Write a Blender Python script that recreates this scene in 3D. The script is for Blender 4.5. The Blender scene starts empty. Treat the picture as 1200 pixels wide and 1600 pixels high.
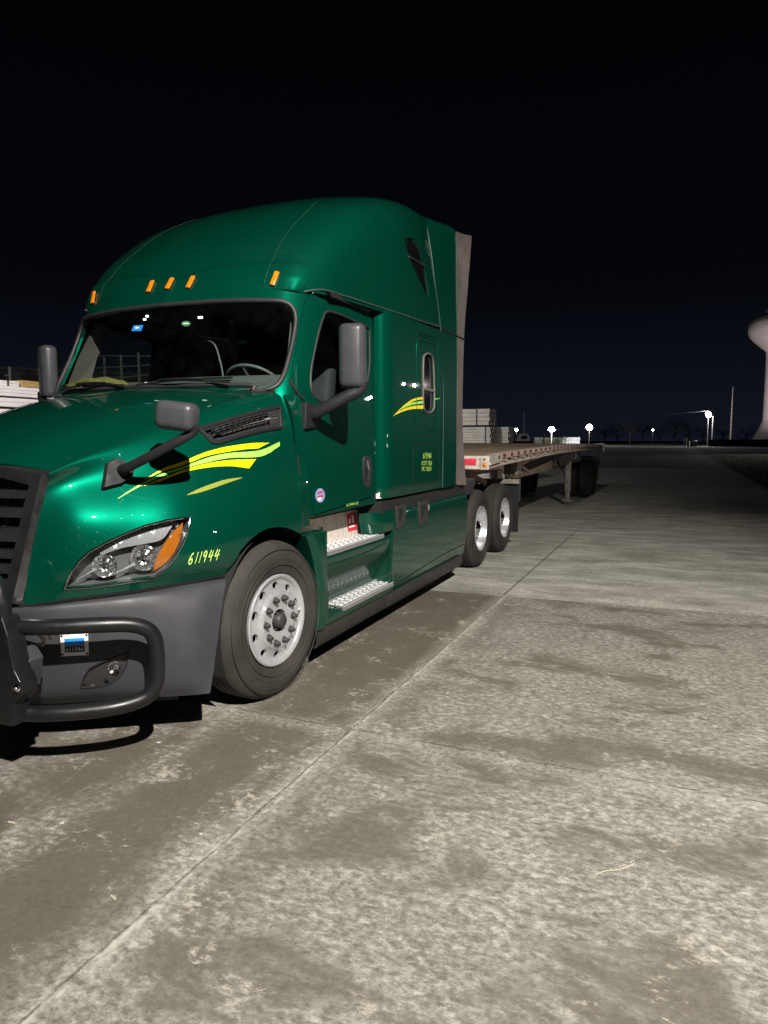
import bpy, bmesh, math, random
import numpy as np
from mathutils import Vector, Matrix
from mathutils.bvhtree import BVHTree
from mathutils.geometry import delaunay_2d_cdt
random.seed(7)
SC = bpy.context.scene
COL = SC.collection
R = math.radians
PI = math.pi

# ------------------------------------------------------------------ camera
CF, CYH, CA = 1085.0, 688.0, R(22.9)
CP = math.atan((800 - CYH) / CF)
CC = Vector((3.485, -3.733, 1.628))
cd = bpy.data.cameras.new('camera')
cam = bpy.data.objects.new('camera', cd)
COL.objects.link(cam)
cam.location = CC
cam.rotation_euler = (R(90) - CP, 0, CA)
cd.sensor_fit = 'VERTICAL'
cd.sensor_height = 36
cd.sensor_width = 27
cd.lens = 36 * CF / 1600
cd.clip_start = 0.05
cd.clip_end = 3000
SC.camera = cam
SC.render.resolution_x = 768
SC.render.resolution_y = 1024

# ------------------------------------------------------------------ world: night sky
w = bpy.data.worlds.new('World')
SC.world = w
w.use_nodes = True
nt = w.node_tree
bg = nt.nodes['Background']
tc = nt.nodes.new('ShaderNodeTexCoord')
sx = nt.nodes.new('ShaderNodeSeparateXYZ')
nt.links.new(tc.outputs['Generated'], sx.inputs[0])
cr = nt.nodes.new('ShaderNodeValToRGB')
nt.links.new(sx.outputs['Z'], cr.inputs[0])
cr.color_ramp.elements[0].position = 0.0
cr.color_ramp.elements[0].color = (0.0054, 0.0070, 0.0125, 1)
cr.color_ramp.elements[1].position = 0.55
cr.color_ramp.elements[1].color = (0.0006, 0.0007, 0.0011, 1)
e = cr.color_ramp.elements.new(0.20)
e.color = (0.0014, 0.0018, 0.0033, 1)
nt.links.new(cr.outputs[0], bg.inputs[0])
bg.inputs[1].default_value = 1.0

SC.view_settings.view_transform = 'Standard'
SC.view_settings.look = 'None'
SC.view_settings.exposure = 0.0
SC.view_settings.gamma = 1.0

# ------------------------------------------------------------------ lamps of the yard
def aim(o, tgt):
    d = Vector(tgt) - o.location
    o.rotation_euler = d.to_track_quat('-Z', 'Y').to_euler()

def spot(name, loc, tgt, watts, size=120, blend=1.0, rad=0.12, colr=(1, .95, .88)):
    l = bpy.data.lights.new(name, 'SPOT')
    l.energy = watts
    l.spot_size = R(size)
    l.spot_blend = blend
    l.shadow_soft_size = rad
    l.color = colr
    o = bpy.data.objects.new(name, l)
    COL.objects.link(o)
    o.location = loc
    aim(o, tgt)
    return o

def point(name, loc, watts, rad=0.2, colr=(1, .97, .95)):
    l = bpy.data.lights.new(name, 'POINT')
    l.energy = watts
    l.shadow_soft_size = rad
    l.color = colr
    o = bpy.data.objects.new(name, l)
    COL.objects.link(o)
    o.location = loc
    return o

GX = (14.8, 37.6, 5.2)
KEY = spot('yard_floodlight_beam', (7.6, -6.7, 8.2), (2.0, 1.5, 0.0), 14900, 64, 1.0, 0.09)
spot('side_floodlight_beam', (-4.0, -2.0, 9.5), (-12, 14, 2.2), 13000, 80, 0.8, 0.15, (1, .95, .93))
spot('trailer_floodlight_beam', (24.0, 9.0, 5.5), (0.8, 10.6, 1.15), 3000, 24, .9, 0.12, (1, .88, .76))
spot('gate_floodlight_beam', GX, (1.2, 2.4, 2.1), 170, 40, 1.0, 0.09)
spot('gate_floodlight_beam', (GX[0] + .9, GX[1] - .3, GX[2] + .1), (1.2, 2.4, 2.1), 170, 40, 1.0, 0.09)
spot('wall_light_beam', (28.8, 11.1, 1.75), (1.2, -.5, 1.1), 160, 20, .8, 0.11)
spot('wall_light_beam', (28.6, 11.7, 1.2), (1.2, -.5, 1.1), 160, 20, .8, 0.11)
spot('verge_floodlight_beam', (31.0, 104.0, 12.0), (17.0, 84.0, 0), 13000, 50, 1.0, 0.1)
spot('stack_floodlight_beam', (2.0, 4.0, 9.0), (-3, 22, 1.8), 1500, 60, 1.0, 0.1)

# ------------------------------------------------------------------ generic helpers
def tag(o, label=None, cat=None, group=None, kind=None):
    if label: o['label'] = label
    if cat: o['category'] = cat
    if group: o['group'] = group
    if kind: o['kind'] = kind
    return o

def empty(name, loc=(0, 0, 0), label=None, cat=None, group=None, rz=0):
    o = bpy.data.objects.new(name, None)
    COL.objects.link(o)
    o.location = loc
    o.rotation_euler = (0, 0, rz)
    o.empty_display_size = 0.2
    return tag(o, label, cat, group)

def link_mesh(name, me, parent=None, mats=(), label=None):
    o = bpy.data.objects.new(name, me)
    COL.objects.link(o)
    for m in mats: me.materials.append(m)
    if parent: o.parent = parent
    if label: o['label'] = label
    return o

class MB:
    """collects shapes into one mesh"""
    def __init__(s):
        s.v = []; s.f = []; s.sm = []
    def add(s, vs, fs, smooth=False):
        b = len(s.v)
        s.v += [tuple(p) for p in vs]
        for f in fs:
            s.f.append(tuple(i + b for i in f)); s.sm.append(smooth)
        return s
    def box(s, c, d, rot=None, bev=0.0):
        bm = bmesh.new()
        bmesh.ops.create_cube(bm, size=1)
        for v in bm.verts: v.co = Vector((v.co.x * d[0], v.co.y * d[1], v.co.z * d[2]))
        if bev > 0:
            bmesh.ops.bevel(bm, geom=bm.edges[:], offset=bev, segments=3, affect='EDGES', profile=.6)
        M = Matrix.Translation(c) @ (rot.to_4x4() if rot else Matrix.Identity(4))
        bmesh.ops.transform(bm, matrix=M, verts=bm.verts)
        return s.bm(bm, bev > 0)
    def bm(s, bm, smooth=False):
        bm.verts.ensure_lookup_table(); bm.verts.index_update()
        s.add([v.co[:] for v in bm.verts], [[v.index for v in f.verts] for f in bm.faces], smooth)
        bm.free()
        return s
    def tube(s, pts, r, n=12, cap=True, smooth=True, flat=None):
        """round tube; flat=(a,b) gives an elliptic cross-section"""
        pts = [Vector(p) for p in pts]
        rr = r if isinstance(r, (list, tuple)) else [r] * len(pts)
        rings = []
        up = None
        for i, p in enumerate(pts):
            t = (pts[min(i + 1, len(pts) - 1)] - pts[max(i - 1, 0)]).normalized()
            if up is None:
                up = Vector((0, 0, 1)) if abs(t.z) < .9 else Vector((0, 1, 0))
            side = t.cross(up)
            if side.length < 1e-6: side = t.cross(Vector((1, 0, 0)))
            side.normalize()
            up = side.cross(t).normalized()
            a, b = (flat if flat else (1, 1))
            rings.append([p + (side * math.cos(2 * PI * k / n) * a + up * math.sin(2 * PI * k / n) * b) * rr[i] for k in range(n)])
        vs = [q for ring in rings for q in ring]
        fs = []
        for i in range(len(pts) - 1):
            for k in range(n):
                k2 = (k + 1) % n
                fs.append((i * n + k, i * n + k2, (i + 1) * n + k2, (i + 1) * n + k))
        s.add(vs, fs, smooth)
        if cap:
            s.add(rings[0], [tuple(range(n))[::-1]]); s.add(rings[-1], [tuple(range(n))])
        return s
    def lathe(s, prof, n=48, axis='X', c=(0, 0, 0), smooth=True, closed=False):
        """prof: (axial, radius) list"""
        vs = []
        for a, r in prof:
            for k in range(n):
                t = 2 * PI * k / n
                if axis == 'X': p = (a, r * math.cos(t), r * math.sin(t))
                elif axis == 'Y': p = (r * math.sin(t), a, r * math.cos(t))
                else: p = (r * math.cos(t), r * math.sin(t), a)
                vs.append((p[0] + c[0], p[1] + c[1], p[2] + c[2]))
        fs = []
        m = len(prof)
        for i in range(m if closed else m - 1):
            j = (i + 1) % m
            for k in range(n):
                k2 = (k + 1) % n
                fs.append((i * n + k, i * n + k2, j * n + k2, j * n + k))
        return s.add(vs, fs, smooth)
    def prism(s, poly, ax, a0, a1, bev=0.0):
        """polygon in the two other axes extruded along ax"""
        bm = bmesh.new()
        def P(u, v, a):
            return {'X': (a, u, v), 'Y': (u, a, v), 'Z': (u, v, a)}[ax]
        b = [bm.verts.new(P(u, v, a0)) for u, v in poly]
        t = [bm.verts.new(P(u, v, a1)) for u, v in poly]
        bm.faces.new(b); bm.faces.new(t[::-1])
        n = len(poly)
        for i in range(n):
            bm.faces.new((b[i], b[(i + 1) % n], t[(i + 1) % n], t[i]))
        bmesh.ops.recalc_face_normals(bm, faces=bm.faces)
        if bev > 0:
            bmesh.ops.bevel(bm, geom=bm.edges[:], offset=bev, segments=3, affect='EDGES', profile=.6)
        return s.bm(bm, bev > 0)
    def build(s, name, mat, parent=None, label=None, autos=True):
        me = bpy.data.meshes.new(name)
        me.from_pydata(s.v, [], s.f)
        me.polygons.foreach_set('use_smooth', s.sm)
        me.update()
        bm = bmesh.new(); bm.from_mesh(me)
        bmesh.ops.recalc_face_normals(bm, faces=bm.faces)
        bm.to_mesh(me); bm.free()
        if autos and any(s.sm):
            try: me.set_sharp_from_angle(angle=R(42))
            except Exception: pass
        return link_mesh(name, me, parent, (mat,) if not isinstance(mat, (list, tuple)) else mat, label)

# ---- pixel of the survey photograph -> ray, used only to find where a feature sits on a modelled surface
Fv = Vector((-math.sin(CA) * math.cos(CP), math.cos(CA) * math.cos(CP), -math.sin(CP)))
Rv = Vector((math.cos(CA), math.sin(CA), 0))
Uv = Rv.cross(Fv)
def ray(px, py):
    return (Fv + Rv * ((px - 600) / CF) - Uv * ((py - 800) / CF)).normalized()
def onX(px, py, X):
    r = ray(px, py); t = (X - CC.x) / r.x
    return CC + r * t
def onY(px, py, Y):
    r = ray(px, py); t = (Y - CC.y) / r.y
    return CC + r * t
def onZ(px, py, Z=0):
    r = ray(px, py); t = (Z - CC.z) / r.z
    return CC + r * t
def yz(px, py, X=1.2):
    p = onX(px, py, X)
    return (p.y, p.z)

def cr_eval(P, n):
    """Catmull-Rom through control rows P (m,...), n samples"""
    P = np.asarray(P, float)
    m = len(P)
    ext = np.concatenate([[2 * P[0] - P[1]], P, [2 * P[-1] - P[-2]]])
    out = []
    for k in range(n):
        t = k / (n - 1) * (m - 1)
        i = min(int(t), m - 2); u = t - i
        a, b, c, d = ext[i], ext[i + 1], ext[i + 2], ext[i + 3]
        out.append(.5 * ((2 * b) + (c - a) * u + (2 * a - 5 * b + 4 * c - d) * u * u + (3 * b - a - 3 * c + d) * u ** 3))
    return np.array(out)

class Surf:
    def __init__(s, ctrl, nu=90, nv=90):
        """ctrl[column][row] = xyz ; u runs over columns, v over rows"""
        A = cr_eval(ctrl, nu)
        G = cr_eval(np.swapaxes(A, 0, 1), nv)
        s.G = np.swapaxes(G, 0, 1)            # nu,nv,3
        s.nu, s.nv = nu, nv
        vs = [Vector(p) for p in s.G.reshape(-1, 3)]
        fs = [(i * nv + j, (i + 1) * nv + j, (i + 1) * nv + j + 1, i * nv + j + 1) for i in range(nu - 1) for j in range(nv - 1)]
        s.bvh = BVHTree.FromPolygons(vs, fs)
        g = s.G
        s.lu = float(np.linalg.norm(np.diff(g, axis=0), axis=2).sum(0).mean())
        s.lv = float(np.linalg.norm(np.diff(g, axis=1), axis=2).sum(1).mean())
    def at(s, u, v):
        x = min(max(u, 0), 1) * (s.nu - 1); y = min(max(v, 0), 1) * (s.nv - 1)
        i = min(int(x), s.nu - 2); j = min(int(y), s.nv - 2); a = x - i; b = y - j
        g = s.G
        return Vector(g[i, j] * (1 - a) * (1 - b) + g[i + 1, j] * a * (1 - b) + g[i, j + 1] * (1 - a) * b + g[i + 1, j + 1] * a * b)
    def nrm(s, u, v):
        e = .012
        du = s.at(u + e, v) - s.at(u - e, v); dv = s.at(u, v + e) - s.at(u, v - e)
        n = du.cross(dv).normalized()
        return n if n.dot(s.out(u, v)) > 0 else -n
    def out(s, u, v):
        p = s.at(u, v)
        return Vector((p.x + 1e-3, (p.y - 2.2) * .35, (p.z - 1.2) * .8))
    def _uv(s, loc, fi):
        i, j = divmod(fi, s.nv - 1)
        g = s.G
        p = np.array(loc) - g[i, j]; e1 = g[i + 1, j] - g[i, j]; e2 = g[i, j + 1] - g[i, j]
        M = np.array([[e1 @ e1, e1 @ e2], [e1 @ e2, e2 @ e2]]); b = np.array([p @ e1, p @ e2])
        try: a = np.linalg.solve(M, b)
        except Exception: a = (0.5, 0.5)
        return ((i + min(max(a[0], 0), 1)) / (s.nu - 1), (j + min(max(a[1], 0), 1)) / (s.nv - 1))
    def cast(s, px, py, o=None, d=None):
        o = CC if o is None else o; d = ray(px, py) if d is None else d
        loc, n, fi, dist = s.bvh.ray_cast(o, d)
        if loc is None:
            # nearest point to the ray
            best = None
            for k in range(60):
                q = o + d * (2 + k * .12)
                l, n, f, ds = s.bvh.find_nearest(q)
                if l is not None and (best is None or ds < best[0]): best = (ds, l, f)
            return s._uv(best[1], best[2])
        return s._uv(loc, fi)
    def castX(s, y, z):
        return s.cast(0, 0, Vector((5, y, z)), Vector((-1, 0, 0)))
    def near(s, p):
        l, n, f, ds = s.bvh.find_nearest(Vector(p))
        return s._uv(l, f)

def pip(pt, poly):
    x, y = pt; c = False; n = len(poly); j = n - 1
    for i in range(n):
        xi, yi = poly[i]; xj, yj = poly[j]
        if (yi > y) != (yj > y) and x < (xj - xi) * (y - yi) / (yj - yi + 1e-15) + xi: c = not c
        j = i
    return c

def resamp(poly, step, closed=True):
    out = []
    n = len(poly)
    for i in range(n if closed else n - 1):
        a = poly[i]; b = poly[(i + 1) % n]
        L = math.hypot(b[0] - a[0], b[1] - a[1]); k = max(1, int(math.ceil(L / step)))
        for q in range(k): out.append((a[0] + (b[0] - a[0]) * q / k, a[1] + (b[1] - a[1]) * q / k))
    if not closed: out.append(poly[-1])
    return out

def smooth2(pts, n=8, closed=False):
    """Catmull-Rom through 2D/3D points"""
    P = [np.array(p, float) for p in pts]
    m = len(P); out = []
    rng = m if closed else m - 1
    for i in range(rng):
        if closed: a, b, c, d = P[i - 1], P[i], P[(i + 1) % m], P[(i + 2) % m]
        else:
            a = P[i - 1] if i > 0 else 2 * P[0] - P[1]; b = P[i]; c = P[i + 1]
            d = P[i + 2] if i + 2 < m else 2 * P[-1] - P[-2]
        for k in range(n):
            u = k / n
            out.append(tuple(.5 * ((2 * b) + (c - a) * u + (2 * a - 5 * b + 4 * c - d) * u * u + (3 * b - a - 3 * c + d) * u ** 3)))
    if not closed: out.append(tuple(P[-1]))
    return out

def inset(poly, d):
    """shrink polygon by d (metric units)"""
    n = len(poly)
    A = sum(poly[i][0] * poly[(i + 1) % n][1] - poly[(i + 1) % n][0] * poly[i][1] for i in range(n))
    sg = 1 if A > 0 else -1
    out = []
    for i in range(n):
        p0 = poly[i - 1]; p1 = poly[i]; p2 = poly[(i + 1) % n]
        t1 = Vector((p1[0] - p0[0], p1[1] - p0[1])); t2 = Vector((p2[0] - p1[0], p2[1] - p1[1]))
        if t1.length < 1e-9 or t2.length < 1e-9: out.append(p1); continue
        t1.normalize(); t2.normalize()
        n1 = Vector((-t1.y, t1.x)) * sg; n2 = Vector((-t2.y, t2.x)) * sg
        m = n1 + n2
        if m.length < 1e-6: out.append(p1); continue
        m.normalize(); k = d / max(.4, m.dot(n1))
        out.append((p1[0] + m.x * k, p1[1] + m.y * k))
    return out

def tri_region(outer, holes, step):
    outer = resamp(outer, step); holes = [resamp(h, step) for h in holes]
    vs = []; ed = []
    for lp in [outer] + holes:
        b = len(vs); vs += lp; n = len(lp)
        ed += [(b + i, b + (i + 1) % n) for i in range(n)]
    bnd = np.array(vs)
    xs = [p[0] for p in outer]; ys = [p[1] for p in outer]
    y = min(ys) + step * .5; r = 0
    while y < max(ys):
        x = min(xs) + step * (.5 if r % 2 else .25)
        while x < max(xs):
            if pip((x, y), outer) and not any(pip((x, y), h) for h in holes):
                if np.min((bnd[:, 0] - x) ** 2 + (bnd[:, 1] - y) ** 2) > (step * .5) ** 2: vs.append((x, y))
            x += step
        y += step; r += 1
    V, E, Fc, *_ = delaunay_2d_cdt([Vector(p) for p in vs], ed, [], 0, 1e-6)
    fs = []
    for f in Fc:
        c = (sum(V[i][0] for i in f) / len(f), sum(V[i][1] for i in f) / len(f))
        if pip(c, outer) and not any(pip(c, h) for h in holes): fs.append(tuple(f))
    return [tuple(v) for v in V], fs

def boundary_edges(fs):
    cnt = {}
    for f in fs:
        for i in range(len(f)):
            a, b = f[i], f[(i + 1) % len(f)]
            cnt[(a, b)] = cnt.get((a, b), 0) + 1
    return [e for e in cnt if (e[1], e[0]) not in cnt]

def patch(name, S, outer, holes, mat, parent, step=.03, off=0.0, thick=.02, mirror=False, label=None, only_mirror=False, rim_flat=True):
    """piece of surface S inside the outline (uv) without the holes (uv), with a folded edge"""
    lu, lv = S.lu, S.lv
    sc = lambda P: [(p[0] * lu, p[1] * lv) for p in P]
    V, fs = tri_region(sc(outer), [sc(h) for h in holes], step)
    pts = []; ns = []
    for (x, y) in V:
        u, v = x / lu, y / lv
        p = S.at(u, v); n = S.nrm(u, v)
        pts.append(p + n * off); ns.append(n)
    # orient
    if fs:
        s0 = 0
        for f in fs[:: max(1, len(fs) // 40)]:
            a, b, c = pts[f[0]], pts[f[1]], pts[f[2]]
            s0 += (b - a).cross(c - a).dot(ns[f[0]])
        if s0 < 0: fs = [f[::-1] for f in fs]
    mb = MB()
    mb.add(pts, fs, True)
    if thick > 0:
        be = boundary_edges(fs)
        vs2 = []; f2 = []
        for a, b in be:
            if mirror and abs(pts[a].x) < .006 and abs(pts[b].x) < .006: continue
            k = len(vs2)
            vs2 += [pts[a], pts[b], pts[b] - ns[b] * thick, pts[a] - ns[a] * thick]
            f2.append((k + 1, k, k + 3, k + 2))
        mb.add(vs2, f2, False)
    if mirror or only_mirror:
        v2 = [(-p[0], p[1], p[2]) for p in mb.v]; f2 = [f[::-1] for f in mb.f]; s2 = list(mb.sm)
        if only_mirror:
            mb.v, mb.f, mb.sm = v2, f2, s2
        else:
            b = len(mb.v)
            mb.v = list(mb.v) + v2; mb.f += [tuple(i + b for i in f) for f in f2]; mb.sm += s2
    me = bpy.data.meshes.new(name)
    me.from_pydata([tuple(p) for p in mb.v], [], mb.f)
    me.polygons.foreach_set('use_smooth', mb.sm)
    me.update()
    if mirror:
        bm = bmesh.new(); bm.from_mesh(me)
        seam = [v for v in bm.verts if abs(v.co.x) < .006 and v.link_faces]
        for v in seam: v.co.x = 0
        bmesh.ops.remove_doubles(bm, verts=seam, dist=.0015)
        bm.to_mesh(me); bm.free()
    return link_mesh(name, me, parent, (mat,), label)

def surf_line(S, uvs, off=0.0):
    return [S.at(u, v) + S.nrm(u, v) * off for u, v in uvs]

def ribbon(pts, w, closed=False):
    """2D stroke -> list of quads (polygons)"""
    quads = []
    n = len(pts)
    nr = []
    for i in range(n):
        a = pts[max(i - 1, 0)]; b = pts[min(i + 1, n - 1)]
        t = Vector((b[0] - a[0], b[1] - a[1])); t = t.normalized() if t.length > 0 else Vector((1, 0))
        nr.append(Vector((-t.y, t.x)) * (w / 2))
    for i in range(n - 1):
        quads.append([(pts[i][0] + nr[i].x, pts[i][1] + nr[i].y), (pts[i + 1][0] + nr[i + 1].x, pts[i + 1][1] + nr[i + 1].y),
                      (pts[i + 1][0] - nr[i + 1].x, pts[i + 1][1] - nr[i + 1].y), (pts[i][0] - nr[i].x, pts[i][1] - nr[i].y)])
    return quads

def text_polys(txt, size=1.0, shear=0.0):
    cu = bpy.data.curves.new('t', 'FONT'); cu.body = txt; cu.size = size; cu.shear = shear; cu.resolution_u = 2
    o = bpy.data.objects.new('t', cu); COL.objects.link(o)
    dg = bpy.context.evaluated_depsgraph_get()
    me = bpy.data.meshes.new_from_object(o.evaluated_get(dg))
    V = [(v.co.x, v.co.y) for v in me.vertices]; Fs = [tuple(p.vertices) for p in me.polygons]
    bpy.data.objects.remove(o); bpy.data.curves.remove(cu); bpy.data.meshes.remove(me)
    return V, Fs

def text_on(name, txt, o, ux, uy, mat, parent, height, width=None, shear=0.0, off=None, label=None):
    """flat lettering: origin o, ux/uy unit directions in 3D, scaled to height and width"""
    V, Fs = text_polys(txt, 1.0, shear)
    x0 = min(v[0] for v in V); x1 = max(v[0] for v in V); y0 = min(v[1] for v in V); y1 = max(v[1] for v in V)
    sy = height / (y1 - y0); sxx = (width / (x1 - x0)) if width else sy
    o = Vector(o); ux = Vector(ux).normalized(); uy = Vector(uy).normalized()
    mb = MB(); mb.add([o + ux * ((x - x0) * sxx) + uy * ((y - y0) * sy) for x, y in V], Fs)
    me = bpy.data.meshes.new(name); me.from_pydata(mb.v, [], mb.f); me.update()
    return link_mesh(name, me, parent, (mat,), label)
# ------------------------------------------------------------------ materials
def mat(name, col=(.5, .5, .5), rough=.5, metal=0.0, coat=0.0, spec=.5, emit=None, est=0.0, trans=0.0, ior=1.45, alpha=1.0, coatr=.03):
    m = bpy.data.materials.new(name); m.use_nodes = True
    b = m.node_tree.nodes['Principled BSDF']
    b.inputs['Base Color'].default_value = (*col, 1)
    b.inputs['Roughness'].default_value = rough
    b.inputs['Metallic'].default_value = metal
    b.inputs['Coat Weight'].default_value = coat
    b.inputs['Coat Roughness'].default_value = coatr
    b.inputs['Specular IOR Level'].default_value = spec
    b.inputs['Transmission Weight'].default_value = trans
    b.inputs['IOR'].default_value = ior
    b.inputs['Alpha'].default_value = alpha
    if emit:
        b.inputs['Emission Color'].default_value = (*emit, 1)
        b.inputs['Emission Strength'].default_value = est
    return m

class N:
    """tiny node-graph helper"""
    def __init__(s, m):
        s.t = m.node_tree; s.n = s.t.nodes; s.l = s.t.links; s.b = s.n['Principled BSDF']
        s.tc = s.n.new('ShaderNodeTexCoord')
    def obj(s): return s.tc.outputs['Object']
    def mapped(s, scale=(1, 1, 1), rot=(0, 0, 0), src=None):
        m = s.n.new('ShaderNodeMapping'); m.inputs['Scale'].default_value = scale; m.inputs['Rotation'].default_value = rot
        s.l.new(src or s.obj(), m.inputs[0]); return m.outputs[0]
    def noise(s, scale, detail=4, rough=.55, vec=None, dist=0.0):
        x = s.n.new('ShaderNodeTexNoise'); x.inputs['Scale'].default_value = scale; x.inputs['Detail'].default_value = detail
        x.inputs['Roughness'].default_value = rough; x.inputs['Distortion'].default_value = dist
        s.l.new(vec or s.obj(), x.inputs['Vector']); return x.outputs['Fac']
    def vor(s, scale, vec=None, feat='F1'):
        x = s.n.new('ShaderNodeTexVoronoi'); x.inputs['Scale'].default_value = scale; x.feature = feat
        s.l.new(vec or s.obj(), x.inputs['Vector']); return x.outputs['Distance']
    def ramp(s, fac, stops, interp='LINEAR'):
        r = s.n.new('ShaderNodeValToRGB'); r.color_ramp.interpolation = interp
        els = r.color_ramp.elements
        while len(els) < len(stops): els.new(.5)
        for e, (p, c) in zip(els, stops):
            e.position = p; e.color = (*c, 1) if isinstance(c, (tuple, list)) else (c, c, c, 1)
        s.l.new(fac, r.inputs[0]); return r.outputs[0]
    def mix(s, fac, a, b, mode='MIX'):
        x = s.n.new('ShaderNodeMix'); x.data_type = 'RGBA'; x.blend_type = mode
        def put(sock, val):
            if hasattr(val, 'is_linked') or hasattr(val, 'node'): s.l.new(val, sock)
            elif isinstance(val, (tuple, list)): sock.default_value = (*val, 1) if len(val) == 3 else val
            else: sock.default_value = (val, val, val, 1)
        if hasattr(fac, 'node'): s.l.new(fac, x.inputs[0])
        else: x.inputs[0].default_value = fac
        put(x.inputs[6], a); put(x.inputs[7], b); return x.outputs[2]
    def math(s, op, a, b=None, c=None, clamp=False):
        x = s.n.new('ShaderNodeMath'); x.operation = op; x.use_clamp = clamp
        for i, v in enumerate((a, b, c)):
            if v is None: continue
            if hasattr(v, 'node'): s.l.new(v, x.inputs[i])
            else: x.inputs[i].default_value = v
        return x.outputs[0]
    def bump(s, h, strength=.3, dist=.01):
        x = s.n.new('ShaderNodeBump'); x.inputs['Strength'].default_value = strength; x.inputs['Distance'].default_value = dist
        s.l.new(h, x.inputs['Height']); s.l.new(x.outputs[0], s.b.inputs['Normal']); return x
    def col(s, c): s.l.new(c, s.b.inputs['Base Color'])
    def rough(s, c): s.l.new(c, s.b.inputs['Roughness'])

def speck(m, col, amt=.25, scale=8, rough=None, bump=0, bscale=200, bdist=.002):
    g = N(m)
    f = g.noise(scale, 6, .6)
    lo = tuple(c * (1 - amt) for c in col); hi = tuple(min(1, c * (1 + amt)) for c in col)
    g.col(g.ramp(f, [(.3, lo), (.7, hi)]))
    if rough: g.rough(g.ramp(g.noise(scale * 2.3, 5, .6), [(.3, rough[0]), (.7, rough[1])]))
    if bump: g.bump(g.noise(bscale, 3, .6), bump, bdist)
    return g

M = {}
# metallic green paint with dust film and fine orange peel
GREEN = (.0004, .062, .0365)
m = M['paint'] = mat('green_metallic_paint', GREEN, .38, .50, 1.0, .0, coatr=.02)
g = N(m)
dust = g.ramp(g.noise(2.2, 7, .65), [(.5, 0.0), (.85, .035)])
g.col(g.mix(dust, GREEN, (.10, .12, .10)))
g.bump(g.noise(7, 2, .5), .035, .01)
sx_ = g.n.new('ShaderNodeSeparateXYZ'); g.l.new(g.obj(), sx_.inputs[0])
frontm = g.ramp(g.math('MULTIPLY', sx_.outputs['Y'], -1), [(.55, 0.02), (1.0, 1.0)])
frontm = g.math('MULTIPLY', frontm, g.ramp(g.noise(4.2, 4, .6), [(.45, 0), (.62, 1)]))
chip = g.math('MULTIPLY', g.ramp(g.vor(40), [(.05, .7), (.07, 0)]), frontm)
chip2 = g.math('MULTIPLY', g.ramp(g.vor(13, g.mapped((1, 1, 1.3), (0, 0, .5))), [(.018, .8), (.027, 0)]), g.ramp(g.noise(2.3, 4, .6), [(.50, 0), (.6, .8)]))
film = g.ramp(g.math('SUBTRACT', 1.15, sx_.outputs['Z']), [(.15, 0.0), (.85, .30)])
film = g.math('MULTIPLY', film, g.ramp(g.noise(3.5, 7, .7, g.mapped((1, 1, .5))), [(.35, .2), (.7, 1)]))
base_ = g.mix(dust, GREEN, (.10, .12, .10))
base_ = g.mix(film, base_, (.075, .07, .055))
g.col(g.mix(g.math('MAXIMUM', chip, chip2), base_, (.62, .64, .60)))
g.l.new(g.ramp(g.noise(5, 6, .6), [(.35, .010), (.75, .035)]), g.b.inputs['Coat Roughness'])
M['bumper'] = mat('grey_bumper_plastic', (.10, .10, .112), .5, 0, 0, .4); speck(M['bumper'], (.032, .032, .036), .10, 5, (.42, .58))
M['black'] = mat('black_plastic', (.025, .025, .027), .55); M['black'].node_tree.nodes['Principled BSDF'].inputs['Specular IOR Level'].default_value = .25; speck(M['black'], (.013, .013, .014), .2, 9, (.5, .7), .15, 400)
M['mirror'] = mat('mirror_shell_plastic', (.085, .085, .09), .5); speck(M['mirror'], (.045, .045, .050), .10, 12, (.34, .42), .18, 500)
M['bar'] = mat('black_powder_coat', (.022, .022, .024), .38, 0, .25, .5); speck(M['bar'], (.007, .007, .008), .2, 8, (.30, .42), .06, 300); M['bar'].node_tree.nodes['Principled BSDF'].inputs['Coat Weight'].default_value = 0
M['rubber'] = mat('tyre_rubber', (.07, .066, .058), .8)
speck(M['rubber'], (.027, .024, .020), .35, 4, (.7, .9), .2, 60)
M['trimrub'] = mat('grey_rubber_flap', (.2, .18, .17), .6); speck(M['trimrub'], (.13, .11, .10), .28, 3.2, (.5, .7))
M['skirt'] = mat('skirt_rubber', (.06, .055, .052), .6); speck(M['skirt'], (.030, .026, .024), .25, 4, (.4, .65))
M['gasket'] = mat('gasket_rubber', (.022, .021, .022), .5)
M['darkgap'] = mat('dark_seam', (.006, .006, .006), .8)
M['seam'] = mat('seam_sealer', (.035, .06, .048), .5)
M['dark'] = mat('chassis_black', (.012, .012, .012), .7)
M['alu'] = mat('polished_aluminium', (.78, .78, .79), .28, .9)
speck(M['alu'], (.56, .56, .58), .10, 7, (.22, .36)); M['alu'].node_tree.nodes['Principled BSDF'].inputs['Metallic'].default_value = .6
M['chrome'] = mat('chrome', (.8, .8, .8), .08, 1)
M['tread'] = mat('diamond_tread_plate', (.30, .30, .30), .45, .5); M['lug'] = mat('tread_lugs', (.75, .75, .75), .35, .6)
M['stepback'] = mat('brushed_step_plate', (.78, .72, .66), .4, .35)
gg = N(M['stepback']); gg.col(gg.ramp(gg.noise(3, 6, .7, gg.mapped((1, 7, 1.2))), [(.3, (.58, .42, .33)), (.5, (.80, .70, .62)), (.7, (.9, .84, .76))]))
M['nut'] = mat('nut_cap_grey', (.030, .030, .029), .5)
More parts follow.
